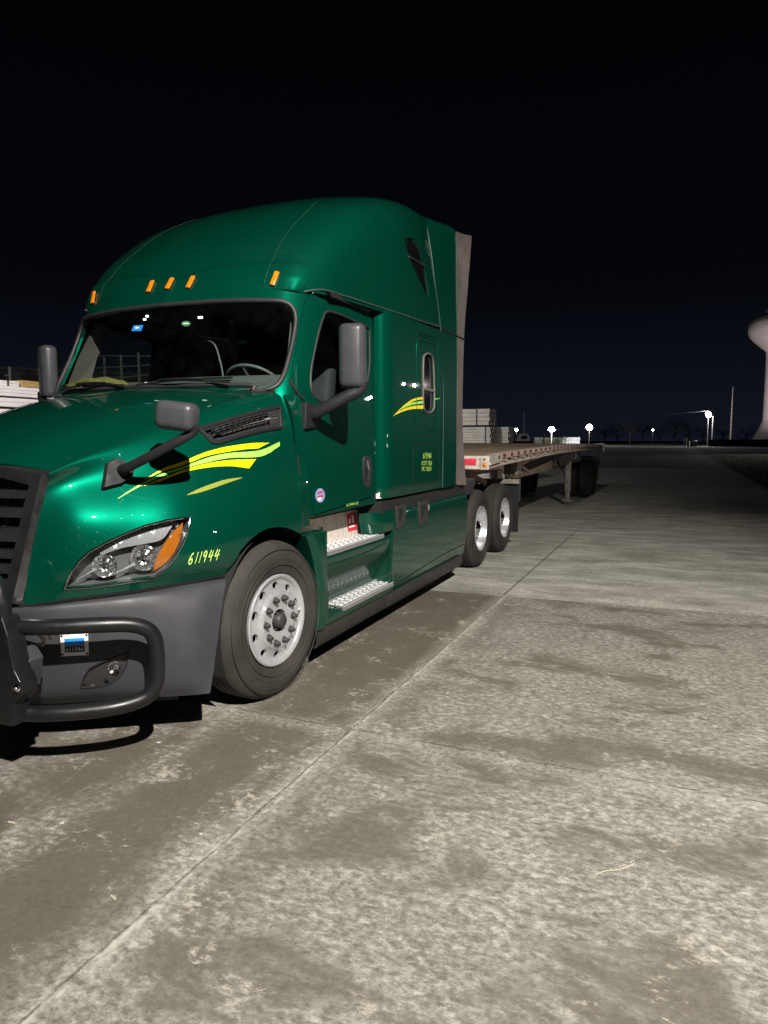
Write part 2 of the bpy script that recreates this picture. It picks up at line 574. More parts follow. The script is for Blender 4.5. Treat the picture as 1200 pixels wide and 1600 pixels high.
def thin_glass(name, tint, ior=1.5, dirt=0.0):
    m = bpy.data.materials.new(name); m.use_nodes = True; n = m.node_tree.nodes; l = m.node_tree.links
    n.remove(n['Principled BSDF']); out = n['Material Output']
    tr = n.new('ShaderNodeBsdfTransparent'); tr.inputs[0].default_value = (*tint, 1)
    gl = n.new('ShaderNodeBsdfGlossy'); gl.inputs['Roughness'].default_value = .02
    fr = n.new('ShaderNodeFresnel'); ge = n.new('ShaderNodeNewGeometry'); mi = n.new('ShaderNodeMix'); mi.data_type = 'FLOAT'
    l.new(ge.outputs['Backfacing'], mi.inputs[0]); mi.inputs[2].default_value = ior; mi.inputs[3].default_value = 1 / ior; l.new(mi.outputs[0], fr.inputs[0])
    mx = n.new('ShaderNodeMixShader'); l.new(fr.outputs[0], mx.inputs[0]); l.new(tr.outputs[0], mx.inputs[1]); l.new(gl.outputs[0], mx.inputs[2])
    if dirt:
        df = n.new('ShaderNodeBsdfDiffuse'); df.inputs[0].default_value = (.5, .5, .48, 1)
        tc = n.new('ShaderNodeTexCoord'); ns = n.new('ShaderNodeTexNoise'); ns.inputs['Scale'].default_value = 3.2; ns.inputs['Detail'].default_value = 9; ns.inputs['Roughness'].default_value = .75
        l.new(tc.outputs['Object'], ns.inputs[0])
        rp = n.new('ShaderNodeValToRGB'); rp.color_ramp.elements[0].position = .45; rp.color_ramp.elements[0].color = (0, 0, 0, 1); rp.color_ramp.elements[1].position = .8; rp.color_ramp.elements[1].color = (dirt, dirt, dirt, 1)
        l.new(ns.outputs['Fac'], rp.inputs[0]); m2 = n.new('ShaderNodeMixShader'); l.new(rp.outputs[0], m2.inputs[0]); l.new(mx.outputs[0], m2.inputs[1]); l.new(df.outputs[0], m2.inputs[2]); l.new(m2.outputs[0], out.inputs[0])
    else: l.new(mx.outputs[0], out.inputs[0])
    return m
M['glass'] = thin_glass('windshield_glass', (.76, .84, .81), 1.5, .006)
M['darkglass'] = mat('tinted_window', (.006, .006, .007), .06, 0, 1.0, .6)
M['interior'] = mat('cab_interior', (.03, .031, .032), .75); speck(M['interior'], (.035, .037, .038), .2, 10)
M['dash'] = mat('dashboard', (.1, .11, .11), .6); speck(M['dash'], (.10, .112, .108), .2, 10, (.45, .65), .1, 300)
M['vest'] = mat('vest_cloth', (.20, .17, .04), .9); speck(M['vest'], (.16, .14, .04), .5, 14, None, .3, 40, .01)
M['yellow'] = mat('yellow_film', (.85, .72, .005), .35, 0, .6)
M['lime'] = mat('lime_film', (.33, .80, .10), .35, 0, .6)
M['olive'] = mat('olive_film', (.23, .27, .04), .35, 0, .6)
M['limetext'] = mat('lime_lettering', (.55, .88, .16), .35, 0, .5)
M['amber'] = mat('amber_lens', (.75, .20, .006), .18, 0, .8)
speck(M['amber'], (.72, .20, .006), .4, 60, None, .2, 120)
M['headamber'] = mat('turn_signal_amber', (.33, .10, .009), .15, 0, .8)
M['glint'] = mat('windshield_glint_glow', (1, 1, 1), .4, emit=(.95, .97, 1), est=4)  # glow for the added windshield glints, not a lamp of the cab
M['housing'] = mat('headlamp_housing', (.20, .20, .205), .25, .6)
M['reflector'] = mat('headlamp_reflector', (.85, .85, .86), .16, 1)
M['lens'] = thin_glass('clear_lens', (.93, .95, .96), 1.45, .03)
M['ribbed'] = mat('ribbed_reflector', (.8, .8, .8), .3, .8)
g = N(M['ribbed']); wv = g.n.new('ShaderNodeTexWave'); wv.inputs['Scale'].default_value = 38; wv.bands_direction = 'Y'
g.l.new(g.obj(), wv.inputs[0]); g.bump(wv.outputs['Fac'], .8, .004)
M['white'] = mat('white_film', (.78, .78, .78), .5)
M['blue'] = mat('blue_film', (.02, .22, .62), .4)
M['bluesticker'] = mat('pale_blue_film', (.25, .30, .52), .5)
M['red'] = mat('red_film', (.62, .03, .05), .4)
M['pink'] = mat('red_reflector', (.70, .06, .09), .3, 0, .6); speck(M['pink'], (.62, .05, .08), .4, 50)
M['greenfilm'] = mat('green_film', (.04, .16, .06), .5)
M['grille'] = mat('smoked_chrome', (.35, .35, .37), .2, .9)
g = N(M['grille']); g.col(g.ramp(g.noise(9, 6, .7), [(.3, (.20, .20, .21)), (.7, (.34, .33, .33))])); g.rough(g.ramp(g.noise(14, 6, .65), [(.35, .10), (.7, .26)])); g.b.inputs['Metallic'].default_value = .95
M['grillefr'] = mat('grille_black_chrome', (.03, .03, .04), .12, .3, .8)
M['rail'] = mat('trailer_aluminium', (.55, .48, .42), .45, .35)
speck(M['rail'], (.62, .55, .48), .2, 4, (.35, .6))
M['beam'] = mat('beam_dirty_aluminium', (.40, .30, .23), .6, .1); speck(M['beam'], (.42, .32, .24), .35, 1.8, (.5, .8))
M['deck'] = mat('apitong_deck', (.2, .15, .10), .7)
g = N(M['deck']); g.col(g.ramp(g.noise(3, 7, .7, g.mapped((6, .4, 1))), [(.3, (.16, .11, .07)), (.7, (.34, .26, .18))])); g.bump(g.noise(12, 5, .6, g.mapped((14, .4, 1))), .3, .01)
M['leg'] = mat('galvanised_leg', (.25, .23, .21), .5, .4); speck(M['leg'], (.24, .22, .2), .35, 6)
M['pipe'] = mat('stacked_profile_grey', (.44, .42, .37), .6); speck(M['pipe'], (.44, .42, .37), .18, 3)
M['pvc'] = mat('stacked_profile_white', (.82, .78, .78), .5); speck(M['pvc'], (.80, .76, .76), .08, 2)
M['strap'] = mat('strap_dark', (.06, .06, .055), .7)
M['wood'] = mat('timber_dunnage', (.36, .25, .08), .8)
g = N(M['wood']); g.col(g.ramp(g.noise(4, 7, .7, g.mapped((12, .8, 12))), [(.3, (.24, .16, .05)), (.7, (.46, .33, .13))]))
M['shed'] = mat('shed_cladding', (.09, .10, .11), .7)
g = N(M['shed']); g.col(g.ramp(g.noise(.9, 6, .7, g.mapped((1, 1, .2))), [(.3, (.05, .055, .06)), (.7, (.17, .18, .19))]))
M['tower'] = mat('tower_paint', (.60, .53, .51), .6); speck(M['tower'], (.62, .54, .52), .12, .3)
M['pole'] = mat('pole_wood', (.12, .10, .085), .85); speck(M['pole'], (.12, .10, .085), .3, 3)
M['steelpole'] = mat('pole_galvanised', (.35, .35, .34), .5, .5)
M['lamp'] = mat('floodlight_face', (1, 1, 1), .4, emit=(.92, .93, 1.0), est=60)
M['fence'] = mat('fence_weathered', (.07, .055, .045), .8); speck(M['fence'], (.07, .055, .045), .4, 2)
M['hiviz'] = mat('yellow_painted_steel', (.75, .66, .05), .5)
M['paintwhite'] = mat('white_painted_steel', (.75, .75, .72), .5)
M['bark'] = mat('bark', (.09, .07, .055), .9); speck(M['bark'], (.03, .025, .02), .3, 10)
M['leaf'] = mat('winter_foliage', (.06, .065, .045), .85); speck(M['leaf'], (.03, .03, .022), .5, 1.5)
M['carpaint'] = mat('dark_vehicle_paint', (.02, .022, .025), .25, .2, .8)
M['straw'] = mat('pale_litter', (.40, .37, .29), .8)
M['reflred'] = mat('red_tape', (.25, .02, .02), .5); M['reflwhite'] = mat('white_tape', (.75, .72, .68), .4)

# ------------------------------------------------------------------ ground: concrete yard with joints, stains, wet film
GM = mat('concrete_yard', (.3, .28, .24), .85)
g = N(GM)
P0 = g.obj()
xyz = g.n.new('ShaderNodeSeparateXYZ'); g.l.new(P0, xyz.inputs[0])
X, Y = xyz.outputs['X'], xyz.outputs['Y']
fine = g.noise(38, 8, .75)
fleck = g.noise(27, 8, .76, g.mapped((.78, 1.15, 1)), .25)
mid = g.noise(3.2, 7, .68, None, .3)
big = g.noise(.9, 5, .6)
grain = g.noise(160, 3, .6)
tone = g.math('ADD', g.math('MULTIPLY', fleck, .66), g.math('ADD', g.math('MULTIPLY', mid, .12), g.math('MULTIPLY', fine, .22)))
light = g.ramp(tone, [(.41, (.095, .089, .075)), (.465, (.148, .140, .119)), (.505, (.198, .189, .163)), (.55, (.285, .275, .243)), (.61, (.40, .39, .352))])
light = g.mix(g.math('MULTIPLY', g.ramp(grain, [(.35, 1), (.65, 0)]), .22), light, (.10, .09, .07))
dark = g.ramp(g.mix(.6, mid, fine), [(.30, (.070, .062, .047)), (.58, (.105, .094, .073)), (.72, (.20, .18, .145))])
dark = g.mix(g.ramp(g.math('ADD', g.math('MULTIPLY', mid, .55), g.math('MULTIPLY', fleck, .45)), [(.55, 0.0), (.62, .8)]), dark, (.40, .375, .32))
wobx = g.math('MULTIPLY', g.math('SUBTRACT', g.noise(2.2, 5, .65), .5), .22)
lane = g.math('MULTIPLY', g.ramp(g.math('SUBTRACT', g.math('ADD', X, g.math('MULTIPLY', wobx, g.math('LESS_THAN', Y, 1.2))), 1.835), [(0.0, 1), (.015, 0)]), g.math('LESS_THAN', Y, 3.36))
pt2 = g.ramp(g.noise(1.25, 7, .66, g.mapped((1, .6, 1)), .5), [(.46, 1), (.58, 0)])
edge = g.math('MULTIPLY', g.ramp(g.math('ABSOLUTE', g.math('SUBTRACT', g.math('ADD', X, wobx), 1.42)), [(.16, 1), (.40, 0)]), .95)
lanemask = g.math('MULTIPLY', lane, g.math('MAXIMUM', g.math('MAXIMUM', g.math('MULTIPLY', pt2, .95), edge), g.ramp(g.math('MULTIPLY_ADD', Y, .1, .5), [(.47, 0.0), (.56, .95)])))
damp = g.math('MULTIPLY', g.math('MULTIPLY', g.math('GREATER_THAN', X, 1.84), g.ramp(g.math('ADD', g.math('SUBTRACT', X, 1.84), g.math('MULTIPLY', wobx, 3)), [(.05, .8), (.34, 0)])), g.ramp(g.math('ADD', g.noise(.8, 4, .6), g.math('MULTIPLY', wobx, .5)), [(.46, 0), (.54, 1)]))
stain = g.ramp(g.math('ADD', g.math('MULTIPLY', g.noise(1.5, 7, .68, g.mapped((.7, 1.25, 1)), .6), .8), g.math('MULTIPLY', fleck, .2)), [(.512, 0), (.575, .82)])
stain = g.math('MULTIPLY', g.math('MAXIMUM', stain, damp), g.math('LESS_THAN', Y, 3.4))
band = g.math('MULTIPLY', g.ramp(g.math('ABSOLUTE', g.math('SUBTRACT', g.math('ADD', Y, g.math('MULTIPLY', wobx, 1.2)), .0)), [(.05, .8), (.17, 0)]), g.ramp(g.math('SUBTRACT', X, 2.9), [(0, 0), (.5, 1)]))
stain = g.math('MAXIMUM', stain, band)
mask = g.math('MAXIMUM', lanemask, stain)
c = g.mix(mask, light, dark)
smoothc = g.ramp(g.math('ADD', g.math('MULTIPLY', g.noise(1.7, 8, .70, g.mapped((.65, 1.3, 1))), .55), g.math('MULTIPLY', fleck, .45)), [(.40, (.16, .152, .128)), (.49, (.27, .262, .228)), (.58, (.43, .42, .375))])
xj = g.math('MULTIPLY_ADD', X, .05, 3.27)
far = g.math('GREATER_THAN', Y, xj)
c = g.mix(far, c, smoothc)
def line(coord, pos, w, wg=.035):
    wig = g.math('MULTIPLY', g.math('SUBTRACT', g.noise(7, 6, .75), .5), wg)
    d = g.math('ABSOLUTE', g.math('SUBTRACT', g.math('ADD', coord, wig), pos))
    return g.ramp(g.math('DIVIDE', d, w), [(.35, 1.0), (1.0, 0.0)])
j = g.math('MULTIPLY', line(X, 1.84, .008, .045), g.ramp(g.noise(6, 6, .75), [(.42, .2), (.60, .8)]))
brk = g.ramp(g.noise(3.5, 5, .7), [(.42, .08), (.58, .85)])
for cy, wd in ((3.37, .012), (-.31, .009), (7.1, .016), (10.8, .018), (14.5, .02), (18.2, .02)):
    j = g.math('MAXIMUM', j, g.math('MULTIPLY', line(g.math('SUBTRACT', Y, g.math('MULTIPLY', X, .05)) if cy > 0 else Y, cy - (.05 if cy > 0 else 0), wd, .05), brk))
for cx in (-1.9, 5.5):
    j = g.math('MAXIMUM', j, line(X, cx, .014))
j = g.math('MAXIMUM', j, g.math('MULTIPLY', line(X, 1.84, .016, .03), g.ramp(g.math('MULTIPLY', g.math('SUBTRACT', Y, 3.4), g.math('GREATER_THAN', Y, 3.4)), [(0.0, 0), (.02, .9), (1.0, .9)])))
# grit thrown up along the joints
gx = g.math('ABSOLUTE', g.math('SUBTRACT', g.math('ADD', X, g.math('MULTIPLY', wobx, .35)), 1.86))
grit = g.math('MULTIPLY', g.ramp(gx, [(.015, 1.0), (.13, 0)]), g.ramp(g.mix(.5, fine, fleck), [(.42, 0.1), (.60, 1)]))
gritl = g.math('MULTIPLY', g.ramp(gx, [(.004, .9), (.022, 0)]), g.ramp(g.noise(9, 5, .7), [(.42, .1), (.56, 1)]))
gy = g.ramp(g.math('ABSOLUTE', g.math('SUBTRACT', g.math('ADD', Y, g.math('MULTIPLY', wobx, .3)), -.36)), [(.02, .8), (.12, 0)])
grit = g.math('MULTIPLY', g.math('MAXIMUM', g.math('MAXIMUM', g.math('MULTIPLY', grit, .7), gritl), g.math('MULTIPLY', g.math('MULTIPLY', gy, .6), g.ramp(fine, [(.42, .1), (.60, 1)]))), .85)
c = g.mix(g.math('MULTIPLY', grit, g.math('LESS_THAN', Y, 3.4)), c, (.44, .425, .375))
j = g.math('MULTIPLY', j, g.ramp(g.math('DIVIDE', Y, 20), [(.35, 1), (.55, .15)]))
c = g.mix(g.math('MULTIPLY', j, .80), c, (.045, .04, .034))
chips = g.ramp(g.vor(9), [(.018, 1), (.03, 0)])
c = g.mix(g.math('MULTIPLY', chips, .85), c, (.02, .018, .015))
chipl = g.ramp(g.vor(6.3, g.mapped((1, 1.2, 1), (0, 0, .7))), [(.006, 1), (.012, 0)])
c = g.mix(g.math('MULTIPLY', chipl, .8), c, (.62, .6, .52))
g.col(c)
g.rough(g.mix(mask, .88, .62))
hgt = g.math('SUBTRACT', g.math('ADD', g.math('MULTIPLY', fine, .6), g.math('MULTIPLY', grain, .25)), g.math('MULTIPLY', j, 1.5))
g.bump(hgt, .5, .008)
M['ground'] = GM
GR = mat('grass', (.03, .06, .015), .9)
g = N(GR); g.col(g.ramp(g.noise(1.2, 8, .7), [(.3, (.035, .05, .012)), (.7, (.085, .115, .03))])); g.bump(g.noise(30, 5, .7), .8, .05)
M['grass'] = GR
M['asphalt'] = mat('asphalt', (.05, .05, .05), .85); speck(M['asphalt'], (.016, .016, .0155), .3, 2, None, .3, 60, .01)
# ================================================================== THE TRUCK
TR = empty('semi_truck', (0, 0, 0), 'dark green semi truck tractor with sleeper cab and black bull bar parked on the concrete', 'truck')

def lerp(a, b, t): return tuple(a[i] + (b[i] - a[i]) * t for i in range(3))
def T(S, pts): return [S.cast(x, y) for x, y in pts]

# ---- hood surface (driver half): column = section from the lower edge over the shoulder to the centre line
_h = {
 'r0': [(.50, -1.30, .81), (.70, -1.17, .836), (.88, -1.00, .853), (1.03, -.78, .863), (1.13, -.48, .868), (1.18, -.15, .87), (1.19, .25, .87)],
 'r1': [(.53, -1.28, 1.0), (.72, -1.195, 1.0), (.915, -1.012, 1.0), (1.08, -.80, 1.0), (1.17, -.50, 1.0), (1.21, -.15, 1.0), (1.21, .245, 1.0)],
 'r2': [(.568, -1.248, 1.22), (.735, -1.162, 1.22), (.905, -.972, 1.22), (1.065, -.76, 1.23), (1.16, -.47, 1.24), (1.20, -.13, 1.25), (1.20, .25, 1.25)],
 'r3': [(.592, -1.200, 1.40), (.680, -1.080, 1.42), (.825, -.880, 1.45), (.952, -.665, 1.50), (1.055, -.392, 1.55), (1.115, -.06, 1.60), (1.13, .30, 1.62)],
 'r4': [(.605, -1.185, 1.478), (.655, -1.02, 1.558), (.735, -.80, 1.645), (.81, -.56, 1.732), (.89, -.26, 1.818), (.955, .04, 1.895), (1.0, .33, 1.95)],
 'r5': [(.33, -1.235, 1.512), (.36, -1.07, 1.60), (.40, -.86, 1.695), (.44, -.61, 1.785), (.48, -.32, 1.87), (.51, -.05, 1.935), (.53, .20, 1.982)],
 'r6': [(0, -1.255, 1.52), (0, -1.085, 1.61), (0, -.87, 1.705), (0, -.63, 1.795), (0, -.35, 1.88), (0, -.10, 1.945), (0, .12, 1.992)]}
ctrl = []
for k in range(7):
    r = {n: _h[n][k] for n in _h}
    sh = lerp(r['r4'], r['r3'], .27); sh = (sh[0] + .022, sh[1] - .024, sh[2] + .004)
    ctrl.append([r['r0'], r['r1'], r['r2'], r['r3'], sh, lerp(r['r4'], r['r5'], .0), lerp(r['r4'], r['r5'], .16), r['r5'], r['r6']])
HOOD = Surf(ctrl, 110, 130)

head_px = [(100, 920), (112, 893), (124, 876), (140, 862), (165, 848), (195, 834), (225, 822), (260, 813), (297, 808), (294, 826), (287, 846), (275, 868), (262, 884), (238, 904), (190, 911), (145, 917)]
head = T(HOOD, head_px)
arch_px = [(358, 897), (366, 878), (376, 860), (390, 844), (404, 833), (418, 826), (432, 823.5), (446, 824), (458, 828), (470, 834)]
arch = T(HOOD, arch_px)
vent_px = [(310, 671), (436, 637), (438, 668), (340, 692), (331, 691)]
vent = T(HOOD, vent_px)
u_a = arch[0][0]
outer = [(0, 0)] + [(u_a * k / 10, 0) for k in range(1, 10)] + [(arch[0][0], 0)] + arch[1:-1] + [(1.0, arch[-1][1])]
outer += [(1.0, 1.0), (0.0, 1.0)]
hood = patch('hood', HOOD, outer, [head, vent], M['paint'], TR, .022, 0, .03, mirror=True)

# fine crease line beside the grille, hood rear edge
def px_tube(name, S, pts, r, mat_, parent, off=0.0, n=8, closed=False, sm=6, flat=None, mirror=False, uv=False):
    uvs = pts if uv else T(S, pts)
    uvs = smooth2(uvs, sm, closed) if sm > 1 else uvs
    P = surf_line(S, uvs, off)
    if closed: P.append(P[0])
    mb = MB(); mb.tube(P, r, n, cap=not closed, flat=flat)
    if mirror: mb.tube([(-p.x, p.y, p.z) for p in P], r, n, cap=not closed, flat=flat)
    return mb.build(name, mat_, parent)

# ---- side vent in the hood
vb = patch('side_vent', HOOD, vent, [], M['black'], TR, .03, -.03, 0)
fr = MB()
P = surf_line(HOOD, resamp(vent, .02), .003); P.append(P[0]); fr.tube(P, .014, 8, cap=False)
fr.build('vent_frame', M['black'], vb)
gl = MB()
def vlerp(a, b, t): return (a[0] + (b[0] - a[0]) * t, a[1] + (b[1] - a[1]) * t)
tl, tr_, br_, bl = vent[0], vent[1], vent[2], vent[3]
for row in range(5):
    t = (row + .6) / 5.4
    a = vlerp(tl, bl, t); b = vlerp(tr_, br_, t)
    a = vlerp(a, b, .06 + .02 * row); b = vlerp(a, b, .86 - .04 * row)
    n = 20
    pts = []
    for k in range(n + 1):
        q = vlerp(a, b, k / n); z = (.004 if (k + row) % 2 else -.006)
        pts.append(HOOD.at(*q) + HOOD.nrm(*q) * z)
    gl.tube(pts, .0065, 6)
gl.build('vent_mesh', M['black'], vb)
bd = MB(); a = vlerp(vlerp(tl, bl, .55), vlerp(tr_, br_, .5), .06); b = vlerp(vlerp(tl, bl, .55), vlerp(tr_, br_, .5), .95)
bd.tube(surf_line(HOOD, [vlerp(a, b, k / 10) for k in range(11)], .004), .008, 8); bd.build('vent_bar', M['chrome'], vb)
HVB = MB()   # broad frame bands around the mesh, as on the moulding
def band(S, q, h=.006):
    u = [S.at(*p) + S.nrm(*p) * h for p in q]
    return u
for qa, qb, wa, wb in ((tl, tr_, 0, .20), (bl, br_, .82, 1)):
    n = 14; vs = []
    for k in range(n + 1):
        s = k / n
        c0 = vlerp(vlerp(tl, bl, wa), vlerp(tr_, br_, wa), s); c1 = vlerp(vlerp(tl, bl, wb), vlerp(tr_, br_, wb), s)
        vs += [HOOD.at(*c0) + HOOD.nrm(*c0) * .008, HOOD.at(*c1) + HOOD.nrm(*c1) * .004]
    HVB.add(vs, [(2 * k, 2 * k + 1, 2 * k + 3, 2 * k + 2) for k in range(n)], True)
n = 8; vs = []
for k in range(n + 1):
    s = .80 + .2 * k / n
    c0 = vlerp(tl, tr_, s); c1 = vlerp(bl, br_, s)
    vs += [HOOD.at(*c0) + HOOD.nrm(*c0) * .007, HOOD.at(*c1) + HOOD.nrm(*c1) * .007]
HVB.add(vs, [(2 * k, 2 * k + 1, 2 * k + 3, 2 * k + 2) for k in range(n)], True)
HVB.build('vent_surround', M['gasket'], vb)

# ---- decals on the hood side
def decal(name, S, px, mat_, parent, off=.0022, step=.03, sm=0, uv=False, label=None):
    if sm: px = smooth2(px, sm, True)
    q = px if uv else T(S, px)
    return patch(name, S, q, [], mat_, parent, step, off, 0, label=label)
def two_edge(top, bot, n=6):
    return smooth2(top, n) + smooth2(bot, n)[::-1]
decal('stripe', HOOD, two_edge([(226, 749), (255, 732), (284, 722), (320, 707), (355, 698), (395, 692.5), (421, 692)], [(226.5, 749.6), (256, 736), (285, 727.5), (322, 713), (356, 706), (385, 702), (403, 701)]), M['yellow'], hood, label='yellow upper stripe')
decal('stripe', HOOD, two_edge([(184, 779), (205, 765), (230, 751), (258, 738.5), (285, 730), (322, 716), (358, 708), (404, 704), (436.5, 690.5)], [(184.6, 779.6), (208, 766), (232, 754), (259, 742), (286, 733), (322, 723), (358, 716), (408, 713), (437, 697)]), M['lime'], hood, label='lime green middle stripe')
decal('stripe', HOOD, two_edge([(224, 759), (250, 749), (285, 735), (322, 724.5), (358, 719), (400, 717.5)], [(224.5, 759.6), (252, 751.5), (286, 738.5), (322, 731), (358, 728.5), (389, 732)]), M['yellow'], hood, label='yellow lower stripe')
decal('stripe', HOOD, two_edge([(292, 773), (315, 762), (350, 750), (378, 746)], [(292.5, 774), (318, 768), (352, 756), (378.5, 746.8)]), M['olive'], hood, label='dull olive stripe')

DIG = {
 '6': [[(.72, .98), (.45, .80), (.22, .50), (.15, .22), (.30, .03), (.55, .06), (.70, .27), (.58, .47), (.35, .42), (.22, .30)]],
 '1': [[(.62, 1.0), (.50, .6), (.34, .0)]],
 '9': [[(.72, .78), (.60, .96), (.36, .92), (.24, .70), (.36, .52), (.60, .60), (.72, .82), (.62, .45), (.50, .0)]],
 '4': [[(.42, 1.0), (.26, .68), (.14, .42), (.45, .44), (.82, .50)], [(.74, .92), (.62, .5), (.50, .0)]]}
def digits_px(name, S, txt, o, adv, up, wid, mat_, parent, off=.0025):
    mb = MB(); x = 0
    for ch in txt:
        aw = .62 if ch == '1' else 1.0
        for st in DIG[ch]:
            pts = smooth2(st, 5)
            for q in ribbon(pts, wid):
                vs = []
                for (a, b) in q:
                    s = x + a * (.8 if ch != '1' else .62)
                    px = o[0] + adv[0] * s + up[0] * b; py = o[1] + adv[1] * s + up[1] * b
                    uv = S.cast(px, py); vs.append(S.at(*uv) + S.nrm(*uv) * off)
                mb.add(vs, [(0, 1, 2, 3)])
        x += .82 * aw
    return mb.build(name, mat_, parent)
digits_px('unit_number', HOOD, '611944', (292.5, 882), (11.6, -1.75), (3.2, -17.5), .13, M['limetext'], hood)

# ---- headlight
hl = empty('headlight', (0, 0, 0)); hl.parent = TR
hv = patch('housing', HOOD, head, [], M['housing'], hl, .03, -.085, 0)
walls = MB()
hp = resamp([(p[0] * HOOD.lu, p[1] * HOOD.lv) for p in head], .03)
hp = [(p[0] / HOOD.lu, p[1] / HOOD.lv) for p in hp]
vs = []
for p in hp: vs += [HOOD.at(*p) + HOOD.nrm(*p) * .001, HOOD.at(*p) - HOOD.nrm(*p) * .088]
k = len(hp)
walls.add(vs, [(2 * i, 2 * i + 1, (2 * i + 3) % (2 * k), (2 * i + 2) % (2 * k)) for i in range(k)], True)
walls.build('housing_wall', M['housing'], hl)
rimt = MB(); P = surf_line(HOOD, hp, .002); P.append(P[0]); rimt.tube(P, .0055, 8, cap=False); rimt.build('lens_rim', M['chrome'], hl)
def sub_patch(name, px, mat_, off, thick=0, step=.02):
    return patch(name, HOOD, T(HOOD, px), [], mat_, hl, step, off, thick)
sub_patch('turn_signal', smooth2([(240, 897), (245.5, 874), (257, 852), (270, 834), (283, 820.5), (288.5, 815)], 3) + [(287, 830), (283.5, 845), (275, 863), (260, 882)], M['headamber'], -.022, .02)
sub_patch('light_strip', smooth2([(155, 866), (185, 849), (215, 836), (245, 826), (272, 820)], 3) + smooth2([(268, 826), (254, 843), (225, 850), (190, 857), (160, 868)], 3), M['ribbed'], -.03, .02)
def bowl(px, py, rad, off, stretch=1.0, name='reflector_bowl'):
    uv = HOOD.cast(px, py); c = HOOD.at(*uv) + HOOD.nrm(*uv) * off
    n = (HOOD.nrm(*uv) * .55 + Vector((.25, -.85, 0)) * .45).normalized()
    mb = MB()
    prof = [(0.0, rad), (-.012, rad * .93), (-.03, rad * .72), (-.042, rad * .4), (-.045, 0.001)]
    mb.lathe(prof, 28, 'Z')
    mb.lathe([(-.045, .012), (-.02, .014), (-.012, .010), (-.01, .001)], 16, 'Z')
    # facet ribs
    for a in range(8):
        t = a * PI / 4
        mb.box((rad * .62 * math.cos(t), rad * .62 * math.sin(t), -.028), (rad * .5, .004, .012), Matrix.Rotation(t, 3, 'Z'))
    o = mb.build(name, M['reflector'], hl)
    q = n.to_track_quat('Z', 'Y').to_matrix()
    o.matrix_local = Matrix.Translation(c) @ q.to_4x4() @ Matrix.Scale(stretch, 4, (1, 0, 0))
    return o
bowl(163, 886, .062, -.035); bowl(226, 873, .070, -.038)
mb = MB()
for a, b in (((118, 909), (150, 893)), ((175, 901), (212, 884))):
    for q in (0,):
        ua, ub = HOOD.cast(*a), HOOD.cast(*b)
        pa = HOOD.at(*ua) - HOOD.nrm(*ua) * .02; pb = HOOD.at(*ub) - HOOD.nrm(*ub) * .045
        mb.tube([pa, (pa + pb) / 2, pb], [.003, .010, .020], 8, flat=(1, .35))
mb.build('light_guide', M['alu'], hl)
patch('clear_cover', HOOD, inset([(p[0], p[1]) for p in head], .002), [], M['lens'], hl, .03, .001, 0)

# ---- grille
gr = empty('grille', (0, 0, 0)); gr.parent = TR
def gp(x, z, d=0.0):      # point in the leaning grille plane
    t = (z - .81) / (1.478 - .81)
    y = -1.30 + .115 * t - (1 - (x / .62) ** 2) * .055
    return Vector((x, y - d, z))
outl = [(.0, 1.525), (.2, 1.522), (.42, 1.505), (.605, 1.478), (.58, 1.32), (.545, 1.10), (.50, .81), (.25, .80), (0, .80)]
inl = [(.0, 1.44), (.2, 1.425), (.33, 1.44), (.50, 1.405), (.475, 1.28), (.45, 1.10), (.41, .86), (.22, .86), (0, .86)]
mb = MB()
for s in (1, -1):
    k = len(outl); vs = []
    for (a, b) in zip(outl, inl):
        m_ = ((a[0] * .72 + b[0] * .28), (a[1] * .72 + b[1] * .28))
        vs += [gp(a[0] * 1, a[1], -.01), gp(m_[0], m_[1], .022), gp(b[0], b[1], .012), gp(b[0], b[1], -.09)]
    vs = [(p.x * s, p.y, p.z) for p in vs]
    fs = []
    for i in range(k - 1):
        for q in range(3): fs.append((4 * i + q, 4 * i + q + 1, 4 * i + 5 + q, 4 * i + 4 + q))
    mb.add(vs, fs, False)
mb.build('grille_surround', M['grille'], gr)
for z0, z1, bow in ((1.33, 1.375, .01), (1.235, 1.285, 0), (1.115, 1.185, 0), (1.03, 1.075, 0), (.955, 1.005, 0), (.865, .93, 0)):
    mb = MB()
    n = 14; vs = []
    w_ = .47
    for k in range(n + 1):
        x = -w_ + 2 * w_ * k / n
        lim = .41 + (.50 - .41) * ((z0 - .86) / .545)
        x = max(-lim, min(lim, x))
        vs += [gp(x, z0, -.035), gp(x, z0 + .006, .0), gp(x, z1, -.012), gp(x, z1 + .004, -.055)]
    fs = []
    for i in range(n):
        for q in range(3): fs.append((4 * i + q, 4 * i + q + 1, 4 * i + 5 + q, 4 * i + 4 + q))
    mb.add(vs, fs, False); mb.build('slat', M['grille'], gr)
mb = MB(); mb.add([gp(-.5, .84, -.09), gp(.5, .84, -.09), gp(.55, 1.46, -.09), gp(-.55, 1.46, -.09)], [(0, 1, 2, 3)]); mb.build('grille_mesh', M['dark'], gr)
mb = MB()
for x in (-.30, -.15, 0, .15, .30): mb.box(gp(x, 1.13, -.06), (.012, .02, .55), Matrix.Rotation(-.17, 3, 'X'))
mb.build('grille_rib', M['black'], gr)

